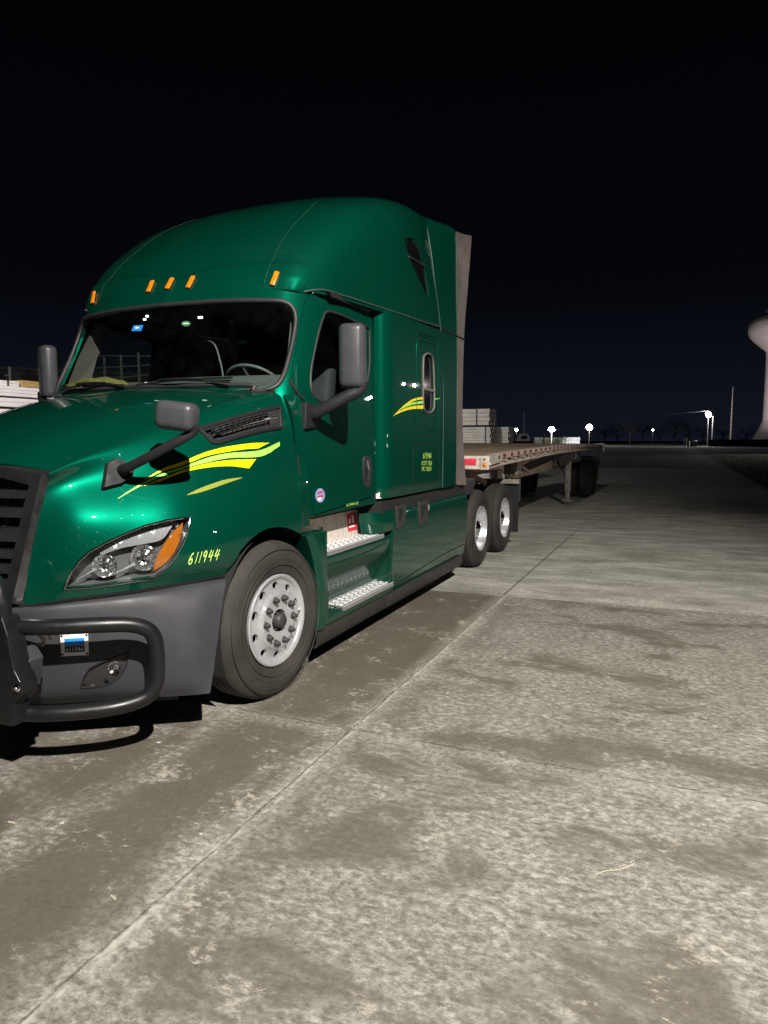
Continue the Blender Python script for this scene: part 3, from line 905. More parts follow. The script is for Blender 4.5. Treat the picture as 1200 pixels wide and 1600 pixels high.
# ---- bumper
_b = {
 'z0': [(0, -1.28, .27), (.45, -1.235, .27), (.75, -1.06, .268), (.98, -.90, .265), (1.12, -.80, .262), (1.195, -.74, .262)],
 'z1': [(0, -1.35, .36), (.50, -1.285, .36), (.79, -1.115, .36), (1.0, -.94, .36), (1.14, -.82, .36), (1.20, -.715, .36)],
 'z2': [(0, -1.38, .55), (.50, -1.315, .55), (.79, -1.15, .55), (1.0, -.965, .56), (1.145, -.80, .57), (1.20, -.66, .57)],
 'z3': [(0, -1.385, .70), (.50, -1.32, .71), (.77, -1.16, .72), (.975, -.965, .735), (1.125, -.76, .74), (1.19, -.60, .74)],
 'z4': [(0, -1.385, .77), (.50, -1.32, .785), (.75, -1.16, .80), (.96, -.95, .815), (1.10, -.70, .825), (1.17, -.54, .83)],
 'z5': [(0, -1.36, .79), (.50, -1.30, .80), (.74, -1.14, .82), (.93, -.93, .835), (1.07, -.68, .847), (1.145, -.51, .85)]}
BUMP = Surf([[_b['z%d' % k][j] for k in range(6)] for j in range(6)], 80, 60)
fog_px = [(126, 1075), (131, 1058), (140, 1044), (160, 1034), (202, 1018), (197, 1042), (188, 1057), (172, 1069), (150, 1073)]
fog = T(BUMP, fog_px)
bum = patch('bumper', BUMP, [(0, 0), (1, 0), (1, 1), (0, 1)], [fog], M['bumper'], TR, .028, 0, .02, mirror=True)
fl = empty('fog_light', (0, 0, 0)); fl.parent = bum
patch('bezel', BUMP, fog, [], M['gasket'], fl, .02, -.014, 0)
vs = []
fp = resamp(fog, .01)
for p in fp: vs += [BUMP.at(*p) + BUMP.nrm(*p) * .001, BUMP.at(*p) - BUMP.nrm(*p) * .016]
k = len(fp); mb = MB(); mb.add(vs, [(2 * i, 2 * i + 1, (2 * i + 3) % (2 * k), (2 * i + 2) % (2 * k)) for i in range(k)], True); mb.build('bezel_wall', M['darkgap'], fl)
uv = BUMP.cast(178, 1045); c = BUMP.at(*uv); nn = BUMP.nrm(*uv)
mb = MB(); mb.lathe([(-.012, .001), (-.010, .010), (-.004, .020), (.002, .027), (.004, .030), (-.012, .032)], 24, 'Z'); mb.lathe([(-.012, .009), (.0, .008), (.003, .001)], 14, 'Z')
o = mb.build('lamp', M['reflector'], fl); o.matrix_local = Matrix.Translation(c - nn * .008) @ (nn * .4 + Vector((.1, -.6, 0))).normalized().to_track_quat('Z', 'Y').to_matrix().to_4x4()
# bumper recess lines, lower air dam, seam under the hood
px_tube('fog_outline', BUMP, fog, .0035, M['darkgap'], fl, .001, closed=True, sm=1, uv=True)
mb = MB()
lip = [(x, y + .03, z - .0) for x, y, z in _b['z0']]
for s in (1, -1):
    vs = []
    L = [tuple(p) for p in cr_eval(_b['z0'], 24)][:17]
    for p in L: vs += [(s * p[0] * .985, p[1] + .02, p[2] + .03), (s * p[0] * .96, p[1] + .07, p[2] - .05), (s * p[0] * .94, p[1] + .11, p[2] - .05)]
    fs = []
    for i in range(16): fs += [(3 * i, 3 * i + 1, 3 * i + 4, 3 * i + 3), (3 * i + 1, 3 * i + 2, 3 * i + 5, 3 * i + 4)]
    mb.add(vs, fs, True)
mb.build('air_dam', M['black'], TR)
mb = MB()
L = [HOOD.at(u_a * k / 30, 0) for k in range(31)]
for s in (1, -1): mb.tube([(s * (p.x - .02), p.y + .015, p.z - .004) for p in L], .022, 8)
mb.tube([(x, -1.28 - (1 - (x / .5) ** 2) * .05, .80) for x in np.linspace(-.5, .5, 13)], .03, 8)
mb.build('bumper_seam', M['darkgap'], TR)
# number plate on the bumper
pc = [BUMP.cast(*p) for p in ((95, 990), (138, 988.5), (139, 1022), (97, 1024))]
pp = [BUMP.at(*q) + BUMP.nrm(*q) * .012 for q in pc]
pn = (pp[1] - pp[0]).cross(pp[3] - pp[0]).normalized()
if pn.y > 0: pn = -pn
def plane_poly(P4, a, b):   # point at fraction a (right), b (down)
    return P4[0] * (1 - a) * (1 - b) + P4[1] * a * (1 - b) + P4[3] * (1 - a) * b + P4[2] * a * b
def quad_on(name, P4, n, a0, a1, b0, b1, d, th, m_, parent, label=None):
    q = [plane_poly(P4, a0, b0) + n * d, plane_poly(P4, a1, b0) + n * d, plane_poly(P4, a1, b1) + n * d, plane_poly(P4, a0, b1) + n * d]
    mb = MB(); vs = q + [p - n * th for p in q]
    mb.add(vs, [(0, 1, 2, 3), (7, 6, 5, 4), (0, 4, 5, 1), (1, 5, 6, 2), (2, 6, 7, 3), (3, 7, 4, 0)])
    return mb.build(name, m_, parent, label)
plate = quad_on('plate', pp, pn, 0, 1, 0, 1, .002, .01, M['white'], TR, 'white framed plate on the bumper')
quad_on('panel', pp, pn, .14, .87, .20, .55, .004, .001, M['blue'], plate)
quad_on('panel', pp, pn, .14, .87, .56, .83, .004, .001, M['black'], plate)
ux = (pp[1] - pp[0]).normalized(); uy = (pp[0] - pp[3]).normalized()
text_on('plate_number', '611944', plane_poly(pp, .19, .79) + pn * .0065, ux, uy, M['white'], plate, (pp[3] - pp[0]).length * .19, (pp[1] - pp[0]).length * .62)
for a, b in ((.05, .08), (.95, .08), (.05, .92), (.95, .92)):
    mb = MB(); mb.lathe([(.003, .001), (.002, .005), (0, .006)], 10, 'Z')
    o = mb.build('plate_screw', M['dark'], plate); o.matrix_local = Matrix.Translation(plane_poly(pp, a, b) + pn * .003) @ pn.to_track_quat('Z', 'Y').to_matrix().to_4x4()

# ---- bull bar
bb = empty('bull_bar', (0, 0, 0)); bb.parent = TR
def mirx(pts): return [(-p[0], p[1], p[2]) for p in pts]
for s in (1, -1):
    top = [(.46, -1.50, .755), (.62, -1.475, .755), (.80, -1.405, .755), (.97, -1.28, .752), (1.06, -1.19, .742), (1.115, -1.13, .715), (1.14, -1.10, .67), (1.148, -1.09, .60),
           (1.148, -1.09, .48), (1.14, -1.10, .42), (1.115, -1.13, .37), (1.06, -1.19, .345), (.97, -1.28, .335), (.80, -1.405, .335), (.62, -1.475, .335), (.46, -1.50, .335)]
    pts = smooth2(top, 6)
    pts = [(s * p[0], p[1], p[2]) for p in pts]
    mb = MB(); mb.tube(pts, .038, 20); mb.build('side_loop', M['bar'], bb)
    # upright plate
    poly = [(.60, .31), (.70, .31), (.715, .42), (.77, .47), (.765, .53), (.73, .58), (.715, .65), (.70, .74), (.67, .82), (.60, .82)]
    mb = MB(); mb.prism([(s * a, b) for a, b in (poly if s > 0 else poly[::-1])], 'Y', -1.555, -1.46, .008); pl = mb.build('upright_plate', M['bar'], bb)
    mb = MB(); mb.prism([(s * a, b) for a, b in [(.64, .50), (.70, .46), (.73, .60), (.68, .66)]], 'Y', -1.47, -1.39, .004); mb.build('mount_bracket', M['bumper'], bb)
    mb = MB(); mb.lathe([(-.012, .001), (-.012, .008), (-.004, .011), (0, .018), (.004, .020)], 16, 'Y', (s * .745, -1.557, .50)); mb.build('bolt', M['chrome'], bb)
hoop = smooth2([(.62, -1.51, .60), (.62, -1.51, .82), (.615, -1.51, .89), (.58, -1.51, .965), (.49, -1.515, 1.0), (.2, -1.53, 1.01), (0, -1.535, 1.01)], 6)
hoop = list(hoop) + [(-p[0], p[1], p[2]) for p in hoop[::-1][1:]]
mb = MB(); mb.tube(hoop, .042, 18); mb.build('centre_hoop', M['bar'], bb)
for z in (.335, .755):
    mb = MB(); mb.tube([(-.5, -1.50, z), (0, -1.53, z), (.5, -1.50, z)], .042, 16); mb.build('cross_tube', M['bar'], bb)
mb = MB(); mb.tube([(.62, -1.40, .74), (.66, -1.36, .70), (.67, -1.33, .66), (.655, -1.33, .63), (.64, -1.34, .64)], .010, 8); mb.tube([(.70, -1.38, .74), (.715, -1.34, .70), (.70, -1.32, .665)], .008, 8)
mb.build('tow_hook', M['leg'], bb)

# ---- cab shell
rows = [(1.10, [(0, .00), (.5, .05), (.9, .15), (1.08, .27), (1.135, .40), (1.155, .6), (1.16, 1.1), (1.15, 1.62)]),
        (1.45, [(0, .00), (.5, .05), (.9, .15), (1.075, .27), (1.135, .40), (1.155, .6), (1.16, 1.1), (1.15, 1.62)]),
        (1.80, [(0, .06), (.5, .11), (.88, .20), (1.045, .30), (1.115, .42), (1.14, .62), (1.15, 1.1), (1.145, 1.62)]),
        (1.98, [(0, .13), (.5, .175), (.87, .26), (1.03, .335), (1.10, .45), (1.13, .65), (1.145, 1.1), (1.14, 1.62)]),
        (2.30, [(0, .27), (.5, .315), (.85, .40), (1.0, .49), (1.075, .62), (1.11, .83), (1.125, 1.2), (1.13, 1.63)]),
        (2.62, [(0, .405), (.5, .45), (.83, .53), (.97, .62), (1.045, .76), (1.08, .97), (1.10, 1.3), (1.11, 1.64)]),
        (2.72, [(0, .45), (.5, .49), (.83, .57), (.965, .66), (1.035, .80), (1.07, 1.0), (1.09, 1.3), (1.10, 1.64)])]
CAB = Surf([[(r[1][j][0], r[1][j][1], r[0]) for r in rows] for j in range(8)], 120, 100)
ws_px = [(425, 470), (440, 471), (452, 476), (459, 485), (462, 500), (459, 525), (451, 560), (444, 584), (434, 601), (418, 609), (395, 611.5)]
ws = T(CAB, ws_px)
c_top = CAB.near((0, .40, 2.60)); c_bot = CAB.near((0, .14, 2.0))
t2 = CAB.near((.5, .445, 2.60)); b2 = CAB.near((.5, .18, 2.0))
WS = [(0, c_top[1]), (t2[0] * .5, t2[1]), t2] + ws + [CAB.near((.85, .25, 1.995)), b2, (0, c_bot[1])]
door_px = [(496, 453), (520, 454), (578, 478), (581, 500), (580, 560), (579.5, 640), (580, 720), (580, 776), (535, 791), (493, 806), (488, 790), (485, 760), (482, 735), (480, 727), (474, 716), (471, 706), (470.5, 665), (470.5, 640), (467, 621), (458, 604), (455, 590), (459, 560), (467, 515), (473, 484), (481, 463)]
door = T(CAB, door_px)
def ins(S, poly, d):
    q = inset([(p[0] * S.lu, p[1] * S.lv) for p in poly], d)
    return [(a / S.lu, b / S.lv) for a, b in q]
outer = [(0, c_bot[1] - .06), (0, 1), (1, 1), (1, 0), (CAB.near((1.05, .25, 1.1))[0], 0), (CAB.near((.9, .2, 1.7))[0], CAB.near((.9, .2, 1.75))[1])]
cabo = patch('cab_shell', CAB, outer, [WS, ins(CAB, door, -.004)], M['paint'], TR, .03, 0, .03, mirror=False)
cabm = patch('cab_shell', CAB, outer, [WS, ins(CAB, door, -.004)], M['paint'], TR, .05, 0, .03, only_mirror=True)
win_px = [(511, 487), (530, 491), (552, 501), (575, 512), (577, 530), (577, 570), (573, 596), (562, 616), (540, 628), (515, 629), (499, 626), (488, 615), (485, 597), (487, 570), (495, 530), (504, 498)]
win = T(CAB, win_px)
for mir in (False, True):
    dr = patch('door', CAB, ins(CAB, door, .003), [win], M['paint'], TR, .03, .003, .03, only_mirror=mir)
    patch('window', CAB, ins(CAB, win, -.006), [], M['glass'], dr, .06, -.012, 0, only_mirror=mir)
    mb = MB(); P = surf_line(CAB, smooth2(win, 3, True), .002); P.append(P[0])
    if mir: P = [Vector((-p.x, p.y, p.z)) for p in P]
    mb.tube(P, .009, 8, cap=False); mb.build('window_seal', M['gasket'], dr)
    if not mir: DOOR = dr
# belt crease below the window
px_tube('belt_crease', CAB, [(576, 628), (573, 640), (566, 650), (552, 657), (530, 661)], .004, M['paint'], DOOR, .002)
# windshield
patch('windshield', CAB, WS, [], M['glass'], TR, .05, -.006, 0, mirror=True)
WG = MB()
Wp = surf_line(CAB, smooth2(WS, 4), .003)
loop = Wp + [Vector((-p.x, p.y, p.z)) for p in Wp[::-1]][1:-1]
loop.append(loop[0])
WG.tube(loop, .0165, 10, cap=False); WG.build('windshield_gasket', M['gasket'], TR)
# dark seal behind the A pillar
px_tube('hood_seal', CAB, [(453, 592), (456, 602), (462, 611), (469, 620), (474, 625)], .010, M['darkgap'], TR, .006)

# ---- interior
itr = empty('cab_interior', (0, 0, 0)); itr.parent = TR
mb = MB()
L = []
for x in np.linspace(-.98, .98, 25):
    fy = .16 + .10 * (abs(x) / .98) ** 2.2
    t_ = min(max((x + .45) / .5, 0), 1); hh = .045 * t_ * t_ * (3 - 2 * t_)
    L.append([(x, fy, 1.965), (x, fy + .10, 2.0), (x, fy + .24, 2.035 + hh * .8), (x, fy + .34, 2.045 + hh), (x, fy + .40, 2.0), (x, fy + .42, 1.5)])
vs = [p for r_ in L for p in r_]; fs = []
for i in range(24):
    for q in range(5): fs.append((6 * i + q, 6 * i + q + 1, 6 * i + 7 + q, 6 * i + 6 + q))
mb.add(vs, fs, True); mb.build('dashboard', M['dash'], itr)
mb = MB(); mb.box((.50, .56, 2.04), (.48, .16, .08), None, .03); mb.build('instrument_hood', M['dash'], itr)
mb = MB(); mb.box((.30, .36, 2.062), (.62, .02, .012)); mb.build('defrost_vent', M['darkgap'], itr)
sw = empty('steering_wheel', (.525, .80, 2.03)); sw.parent = itr; sw.rotation_euler = (R(-38), 0, 0)
mb = MB(); tor = [(.235 * math.cos(t), .235 * math.sin(t), 0) for t in np.linspace(0, 2 * PI, 41)]; mb.tube(tor, .012, 10, cap=False)
for t in (0.2, PI - .2, -PI / 2): mb.tube([(0, 0, -.03), (.22 * math.cos(t), .22 * math.sin(t), 0)], .014, 8)
mb.lathe([(-.06, .06), (-.02, .065), (-.01, .05), (-.008, .001)], 20, 'Z'); mb.build('rim', M['dash'], sw)
for x in (-.5, .5):
    st = empty('seat', (x, 1.35, 0)); st.parent = itr
    mb = MB(); mb.box((0, .0, 1.55), (.52, .5, .18), None, .05); mb.build('cushion', M['interior'], st)
    mb = MB(); mb.box((0, .28, 1.98), (.48, .16, .78), Matrix.Rotation(-.15, 3, 'X'), .06); mb.build('backrest', M['interior'], st)
    mb = MB(); mb.box((0, .36, 2.36), (.28, .10, .2), Matrix.Rotation(-.15, 3, 'X'), .04); mb.build('headrest', M['interior'], st)
mb = MB(); mb.box((0, 3.0, 1.9), (2.2, .06, 1.6)); mb.box((0, 1.7, 1.12), (2.1, 2.4, .05)); mb.build('rear_wall', M['dark'], itr)
mb = MB(); mb.box((0, 1.7, 2.68), (1.6, 1.5, .04)); mb.build('headliner', M['interior'], itr)
mb = MB(); mb.tube([(-.11, 1.40, 2.66), (-.10, 1.40, 2.4), (-.09, 1.40, 1.9)], .035, 8, flat=(1, .3)); mb.build('curtain', M['trimrub'], itr)
mb = MB(); mb.tube(smooth2([(.10, .72, 2.385), (.17, .70, 2.378), (.225, .70, 2.345), (.26, .70, 2.26), (.285, .70, 2.16), (.30, .70, 2.06)], 5), .009, 8, flat=(1, .5)); mb.build('seat_bolster_trim', M['dash'], itr)
# folded cloth on the dash
bm = bmesh.new(); bmesh.ops.create_grid(bm, x_segments=22, y_segments=12, size=.5)
for v in bm.verts:
    x, y = v.co.x, v.co.y
    v.co = Vector((x * .46, y * .24, .060 * (1 - (2 * abs(x)) ** 4) * (1 - (2 * abs(y)) ** 4) + .006 * math.sin(x * 13 + y * 9) + .006 * math.sin(y * 31 - x * 5)))
mb = MB(); mb.bm(bm, True); cl = mb.build('folded_cloth', M['vest']); cl.location = (-.66, .42, 2.045)
tag(cl, 'yellow folded cloth lying on the dashboard behind the windshield', 'cloth')
for x, z, h in ((.02, 0, .05), (.06, 0, .03), (.10, 0, .04), (-.23, 0, .05)):
    mb = MB(); mb.box((x - .05, .52, 2.02 + h / 2), (.03, .03, h), None, .006); mb.build('dash_switch', M['white'], itr)
for s in (-1, 1):
    mb = MB(); vs = [(s * 1.02, .40, 1.97), (s * 1.00, .60, 1.97), (s * .99, .72, 2.30), (s * .955, .86, 2.56), (s * .93, .68, 2.58), (s * .98, .54, 2.30)]
    mb.add(vs + [(x - s * .02, y, z) for x, y, z in vs], [(0, 1, 2, 5), (5, 2, 3, 4), (6, 7, 8, 11), (11, 8, 9, 10), (1, 7, 8, 2), (2, 8, 9, 3)]); mb.build('pillar_trim', M['trimrub'] if s < 0 else M['dash'], itr)
# stickers on the windshield
def ws_pt(px, py):
    # point on the (mirrored) windshield seen at this pixel
    o_ = Vector((-CC.x, CC.y, CC.z)); d_ = ray(px, py); d_ = Vector((-d_.x, d_.y, d_.z))
    if onY(px, py, .38).x < 0:
        uv = CAB.cast(0, 0, o_, d_); p = CAB.at(*uv); n = CAB.nrm(*uv); return Vector((-p.x, p.y, p.z)), Vector((-n.x, n.y, n.z))
    uv = CAB.cast(px, py); return CAB.at(*uv), CAB.nrm(*uv)
def ws_decal(name, pxs, m_, off=.003, label=None):
    mb = MB(); vs = []
    for p in pxs:
        q, n = ws_pt(*p); vs.append(q + n * off)
    mb.add(vs, [tuple(range(len(vs)))]); return mb.build(name, m_, TR, label)
ws_decal('toll_sticker', [(206, 517.5), (209, 509), (224.5, 508), (221, 517.5)], M['blue'], label='small blue windshield sticker')
ws_decal('toll_sticker_panel', [(211, 514), (212, 511.5), (218.5, 511), (217.5, 513.8)], M['white'], .005)
ws_decal('oval_sticker', [(291 + 7 * math.cos(t), 506 + 4.2 * math.sin(t)) for t in np.linspace(0, 2 * PI, 20)[:-1]], M['greenfilm'], label='small green oval windshield sticker')
ws_decal('oval_sticker_panel', [(291 + 5 * math.cos(t), 506 + .9 * math.sin(t)) for t in np.linspace(0, 2 * PI, 14)[:-1]], M['white'], .005)
for px_, py_ in ((313, 496), (230, 494), (226, 499)):  # added glowing boxes standing in for bright reflections on the windshield
    q_ = onY(px_, py_, .62); mb = MB(); mb.box(tuple(q_), (.035 if px_ > 300 else .018, .012, .014)); mb.build('windshield_glint', M['glint'], itr)
# wipers and cowl
mb = MB()
Lc = []
for x in np.linspace(-1.0, 1.0, 21):
    fy = .085 + .20 * (abs(x)) ** 2.1
    Lc.append([(x, fy - .03, 1.945 - .015 * abs(x)), (x, fy + .03, 1.972 - .005 * abs(x)), (x, fy + .07, 1.985)])
vs = [p for r_ in Lc for p in r_]; fs = []
for i in range(20):
    for q in range(2): fs.append((3 * i + q, 3 * i + q + 1, 3 * i + 4 + q, 3 * i + 3 + q))
mb.add(vs, fs, True); mb.build('cowl_panel', M['black'], TR)
for x0, x1 in ((-.80, -.12), (-.02, .72)):
    wi = MB()
    pts = []
    for k in range(12):
        x = x0 + (x1 - x0) * k / 11; q = CAB.near((abs(x), .2, 2.02)); p = CAB.at(*q); n = CAB.nrm(*q)
        y0_ = .14 + .12 * abs(x) ** 2
        pts.append((x, y0_ - .02 + .012 * math.sin(k), 2.012 + .02 * math.sin(PI * k / 11)))
    wi.tube(pts, .008, 6); wi.tube([(p[0], p[1] - .012, p[2] + .012) for p in pts[3:9]], .006, 6); wi.build('wiper', M['black'], TR)

# ---- roof cap
_r = [
 [(.985, .648, 2.66), (.97, .615, 2.67), (.93, .585, 2.672), (.80, .545, 2.675), (.42, .465, 2.675), (0, .43, 2.675)],
 [(1.085, .80, 2.70), (1.06, .775, 2.79), (.99, .735, 2.865), (.84, .685, 2.895), (.45, .63, 2.90), (0, .61, 2.90)],
 [(1.13, 1.05, 2.705), (1.125, 1.02, 2.88), (1.07, .985, 3.05), (.90, .93, 3.13), (.47, .89, 3.16), (0, .88, 3.165)],
 [(1.175, 1.50, 2.71), (1.18, 1.48, 3.00), (1.14, 1.45, 3.30), (.96, 1.42, 3.46), (.50, 1.40, 3.52), (0, 1.40, 3.535)],
 [(1.212, 2.0, 2.72), (1.215, 2.0, 3.08), (1.185, 2.0, 3.46), (1.01, 2.0, 3.69), (.53, 2.0, 3.78), (0, 2.0, 3.80)],
 [(1.226, 2.55, 2.735), (1.218, 2.55, 3.13), (1.175, 2.55, 3.56), (1.02, 2.55, 3.82), (.55, 2.55, 3.91), (0, 2.55, 3.93)],
 [tuple(onX(688, 510, 1.215)), tuple(onX(680, 447, 1.195)), tuple(onX(668, 361, 1.12)), tuple(onX(659, 338, 1.0)), (.55, 3.12, 3.965), (0, 3.12, 3.98)]]
ROOF = Surf(_r, 120, 110)
# pressed step across the front of the roof cap
_st = [ROOF.at(*ROOF.cast(*q)) for q in ((262, 424), (340, 417), (430, 410), (500, 415))]
_sx = [p.x for p in _st][::-1]; _sz = [p.z for p in _st][::-1]
_o = np.argsort(_sx); _sx = np.array(_sx)[_o]; _sz = np.array(_sz)[_o]
_g = ROOF.G.copy()
for i_ in range(ROOF.nu):
    for j_ in range(ROOF.nv):
        p_ = _g[i_, j_]
        if p_[1] > 1.4: continue
        zc0 = float(np.interp(p_[0], _sx, _sz)); t_ = min(max((zc0 - p_[2]) / .05 + .5, 0), 1); t_ = t_ * t_ * (3 - 2 * t_)
        fade = min(max((1.06 - p_[0]) / .12, 0), 1) * min(max((p_[2] - 2.68) / .08, 0), 1)
        nn_ = Vector((p_[0] * .3, -1, .6)).normalized()
        ROOF.G[i_, j_] = p_ + np.array(nn_) * .014 * t_ * fade
rwin_px = [(632.5, 372), (641, 371.5), (647, 375), (653, 384), (658, 394), (662, 410), (666, 430), (670, 452), (671, 464), (667, 463), (655, 438), (643, 410), (635, 388)]
rwin = T(ROOF, rwin_px)
roof = patch('roof_cap', ROOF, [(0, 0), (1, 0), (1, 1), (0, 1)], [rwin], M['paint'], TR, .026, 0, .02, mirror=True)
patch('roof_window', ROOF, ins(ROOF, rwin, -.004), [], M['darkglass'], roof, .05, -.012, 0)
px_tube('window_bar', ROOF, [(639.5, 401), (652, 409), (664, 416.5)], .007, M['gasket'], roof, .004, sm=1)
P = surf_line(ROOF, [(k / 60, 0) for k in range(61)], .002)
for s in (1, -1):
    mb = MB(); mb.tube([(s * p.x, p.y, p.z) for p in P[2:]], .0065, 8); mb.build('roof_seam', M['seam'], TR)
# header strip between the roof seam and the door top
HP = [ROOF.at(k / 40 * .60, 0) for k in range(3, 41)]
for s in (1, -1):
    mb = MB(); vs = []
    for k, p in enumerate(HP):
        h_ = .03 * min(1, k / 8); vs += [(s * (p.x - .002), p.y, p.z), (s * (p.x - .002), p.y, p.z - h_), (s * (p.x - .05), p.y + .01, p.z - h_ - .004)]
    n_ = len(HP); mb.add(vs, [(3 * k + q, 3 * k + q + 1, 3 * k + 4 + q, 3 * k + 3 + q) for k in range(n_ - 1) for q in range(2)], False); mb.build('door_header', M['paint'], TR)
# front panel joints of the roof, both sides
jp = T(ROOF, [(409, 460), (412, 448), (420, 424), (427, 405), (436, 385), (452, 360), (470, 340), (484, 326), (496, 314)])
for s in (1, -1):
    P = surf_line(ROOF, smooth2(jp, 4), .0)
    mb = MB(); mb.tube([(s * p.x, p.y, p.z) for p in P], .0012, 6); mb.build('panel_joint', M['seam'], roof)
# marker lights
def marker(x):
    s = 1 if x >= 0 else -1
    q = ROOF.near((abs(x), .5 + .11 * x * x, 2.755)); p = ROOF.at(*q); n = ROOF.nrm(*q); upv = (ROOF.at(q[0] + .03, q[1]) - p).normalized()
    p.x *= s; n.x *= s; upv.x *= s
    side = upv.cross(n).normalized()
    Mx = Matrix((side, upv, n)).transposed().to_4x4()
    e_ = MB(); e_.prism([(.021 * math.cos(t), .060 * math.sin(t)) for t in np.linspace(0, 2 * PI, 21)[:-1]], 'Z', 0, .006, .001)
    o_ = e_.build('marker_light', M['gasket'], TR); o_.matrix_local = Matrix.Translation(p) @ Mx
    l_ = MB(); l_.box((0, .0, .010), (.036, .112, .018), None, .008); l2 = l_.build('amber_lens', M['amber'], o_)
for x in (-.835, -.183, 0, .183, .835): marker(x)
# ---- sleeper side
ys = [1.635, 1.665, 1.70, 1.75, 1.83, 2.1, 2.6, 3.15]
xs = [1.125, 1.15, 1.188, 1.212, 1.222, 1.226, 1.229, 1.232]
zs = [1.135, 1.30, 1.8, 2.3, 2.60, 2.735]
ys[-1] = 3.155
SLP = Surf([[(x - (.012 if z < 1.2 else 0) + .006 * math.sin((z - 1.1) * 2), y, z + (.0 if k < 5 else -.035 + .018 * (y - 1.6))) for k, z in enumerate(zs)] for x, y in zip(xs, ys)], 90, 80)
slw_px = [(661, 562), (663, 555), (668, 552.5), (673, 555), (676, 563), (677.5, 590), (678, 625), (677.5, 637), (674, 643), (669, 645), (664, 642), (661, 632), (660.5, 600)]
slw = T(SLP, slw_px)
box_px = [(646, 700), (650, 696), (690 - 5, 694), (685, 700), (685, 750), (681, 754), (650, 757), (645, 753)]
slp = patch('sleeper_side', SLP, [(0, 0), (1, 0), (1, 1), (0, 1)], [slw], M['paint'], TR, .035, 0, .02)
patch('sleeper_side', SLP, [(0, 0), (1, 0), (1, 1), (0, 1)], [], M['paint'], TR, .08, 0, .02, only_mirror=True)
sw_ = patch('sleeper_window', SLP, ins(SLP, slw, -.004), [], M['darkglass'], slp, .02, -.012, 0)
px_tube('window_frame', SLP, slw_px, .009, M['trimrub'], sw_, .004, closed=True, sm=4)
px_tube('window_bar', SLP, [(661, 607.5), (678, 611)], .014, M['trimrub'], sw_, .004, sm=1, flat=(.4, 1))
# pressed panel around the sleeper window, access door, rain ribs
px_tube('panel_edge', SLP, [(652, 531), (650.5, 545), (650.5, 600), (651, 650), (654, 668), (664, 674), (676, 673), (683, 668)], .0045, M['paint'], slp, .001)
px_tube('panel_edge', SLP, [(683.5, 536), (684, 560), (684.5, 610), (684.5, 668)], .0045, M['paint'], slp, .001)
for a, b in (((653, 520), (680, 528)), ((652.5, 523), (681, 532.5)), ((654, 531), (680, 539))):
    px_tube('rib', SLP, [a, b], .0035, M['paint'], slp, .003, sm=1)
px_tube('locker_seam', SLP, [(646, 700), (650, 696), (667, 694.5), (684, 694), (685.5, 700), (685.5, 725), (685, 750), (681, 754), (665, 756), (650, 757.5), (646, 754), (645, 730)], .0028, M['darkgap'], slp, 0, closed=True, sm=2)
def locker_decals():
    decal('stripe', SLP, two_edge([(614, 650), (628, 635.5), (642, 625), (652, 621.5), (661, 620)], [(614.4, 650.5), (629, 637.5), (643, 628.5), (652, 625), (661, 624)]), M['yellow'], slp, .003, label='yellow upper stripe')
    decal('stripe', SLP, two_edge([(622, 641), (634, 633), (646, 628.5), (661, 626)], [(622.3, 641.6), (635, 635.5), (647, 632), (661, 630.5)]), M['lime'], slp, .003, label='lime green middle stripe')
    decal('stripe', SLP, two_edge([(616, 648), (630, 639), (645, 634.5), (661, 633)], [(616.3, 648.6), (631, 642.3), (646, 639), (661, 639)]), M['yellow'], slp, .003, label='yellow lower stripe')
    decal('stripe', SLP, two_edge([(678.5, 622.5), (687, 622)], [(678.5, 624.5), (687, 623)]), M['lime'], slp, .003, label='lime stripe tip')
locker_decals()
def text_px(name, txt, x0, y0, wpx, hpx, X, mat_, parent, shear=.25, slope=0.0):
    a = onX(x0, y0, X); b = onX(x0 + wpx, y0 + slope, X); c_ = onX(x0, y0 - hpx, X)
    return text_on(name, txt, a, b - a, Vector((0, 0, 1)), mat_, parent, (c_ - a).z, (b - a).length, shear)
text_px('unit_number', '611944', 661, 717, 13, 10, 1.238, M['limetext'], slp, .3)
text_px('registration_line', 'US DOT 178538', 658.5, 727, 16.5, 7, 1.238, M['limetext'], slp, .25)
text_px('registration_line', 'MC 178538', 659, 736, 15, 7, 1.238, M['limetext'], slp, .25)
# bright edge lines of the bulge behind the door

# ---- side extender behind the sleeper, with its rubber flap
e0 = [(1.236, 3.16, 1.135), (1.236, 3.16, 1.6), (1.234, 3.16, 2.2)] + [tuple(onX(688, 510, 1.215)), tuple(onX(680, 447, 1.195)), tuple(onX(674, 397, 1.165)), tuple(onX(668, 361, 1.12)), tuple(onX(662, 341, 1.05)), tuple(onX(659, 338, 1.0))]
e2 = [(1.240, 3.62, 1.135), (1.240, 3.62, 1.6), (1.236, 3.62, 2.2), (1.232, 3.62, 2.76), (1.222, 3.62, 3.25), (1.217, 3.62, 3.52), (1.210, 3.62, 3.76), (1.185, 3.62, 3.87), (1.05, 3.62, 3.95)]
e1 = [tuple((a[k] * .55 + b[k] * .45)  for k in range(3)) for a, b in zip(e0, e2)]
EXT = Surf([e0, e1, e2], 30, 100)
mb = MB(); mb.tube([EXT.at(0, k / 40) for k in range(41)], .005, 8); mb.build('rear_seam', M['seam'], TR)
zc = EXT.near((1.236, 3.3, 2.755))[1]
ex = patch('side_extender', EXT, [(0, 0), (1, 0), (1, zc - .003), (0, zc - .003)], [], M['paint'], TR, .05, 0, .02)
ex2 = patch('side_extender', EXT, [(0, zc + .003), (1, zc + .003), (1, 1), (0, 1)], [], M['paint'], TR, .05, 0, .02)
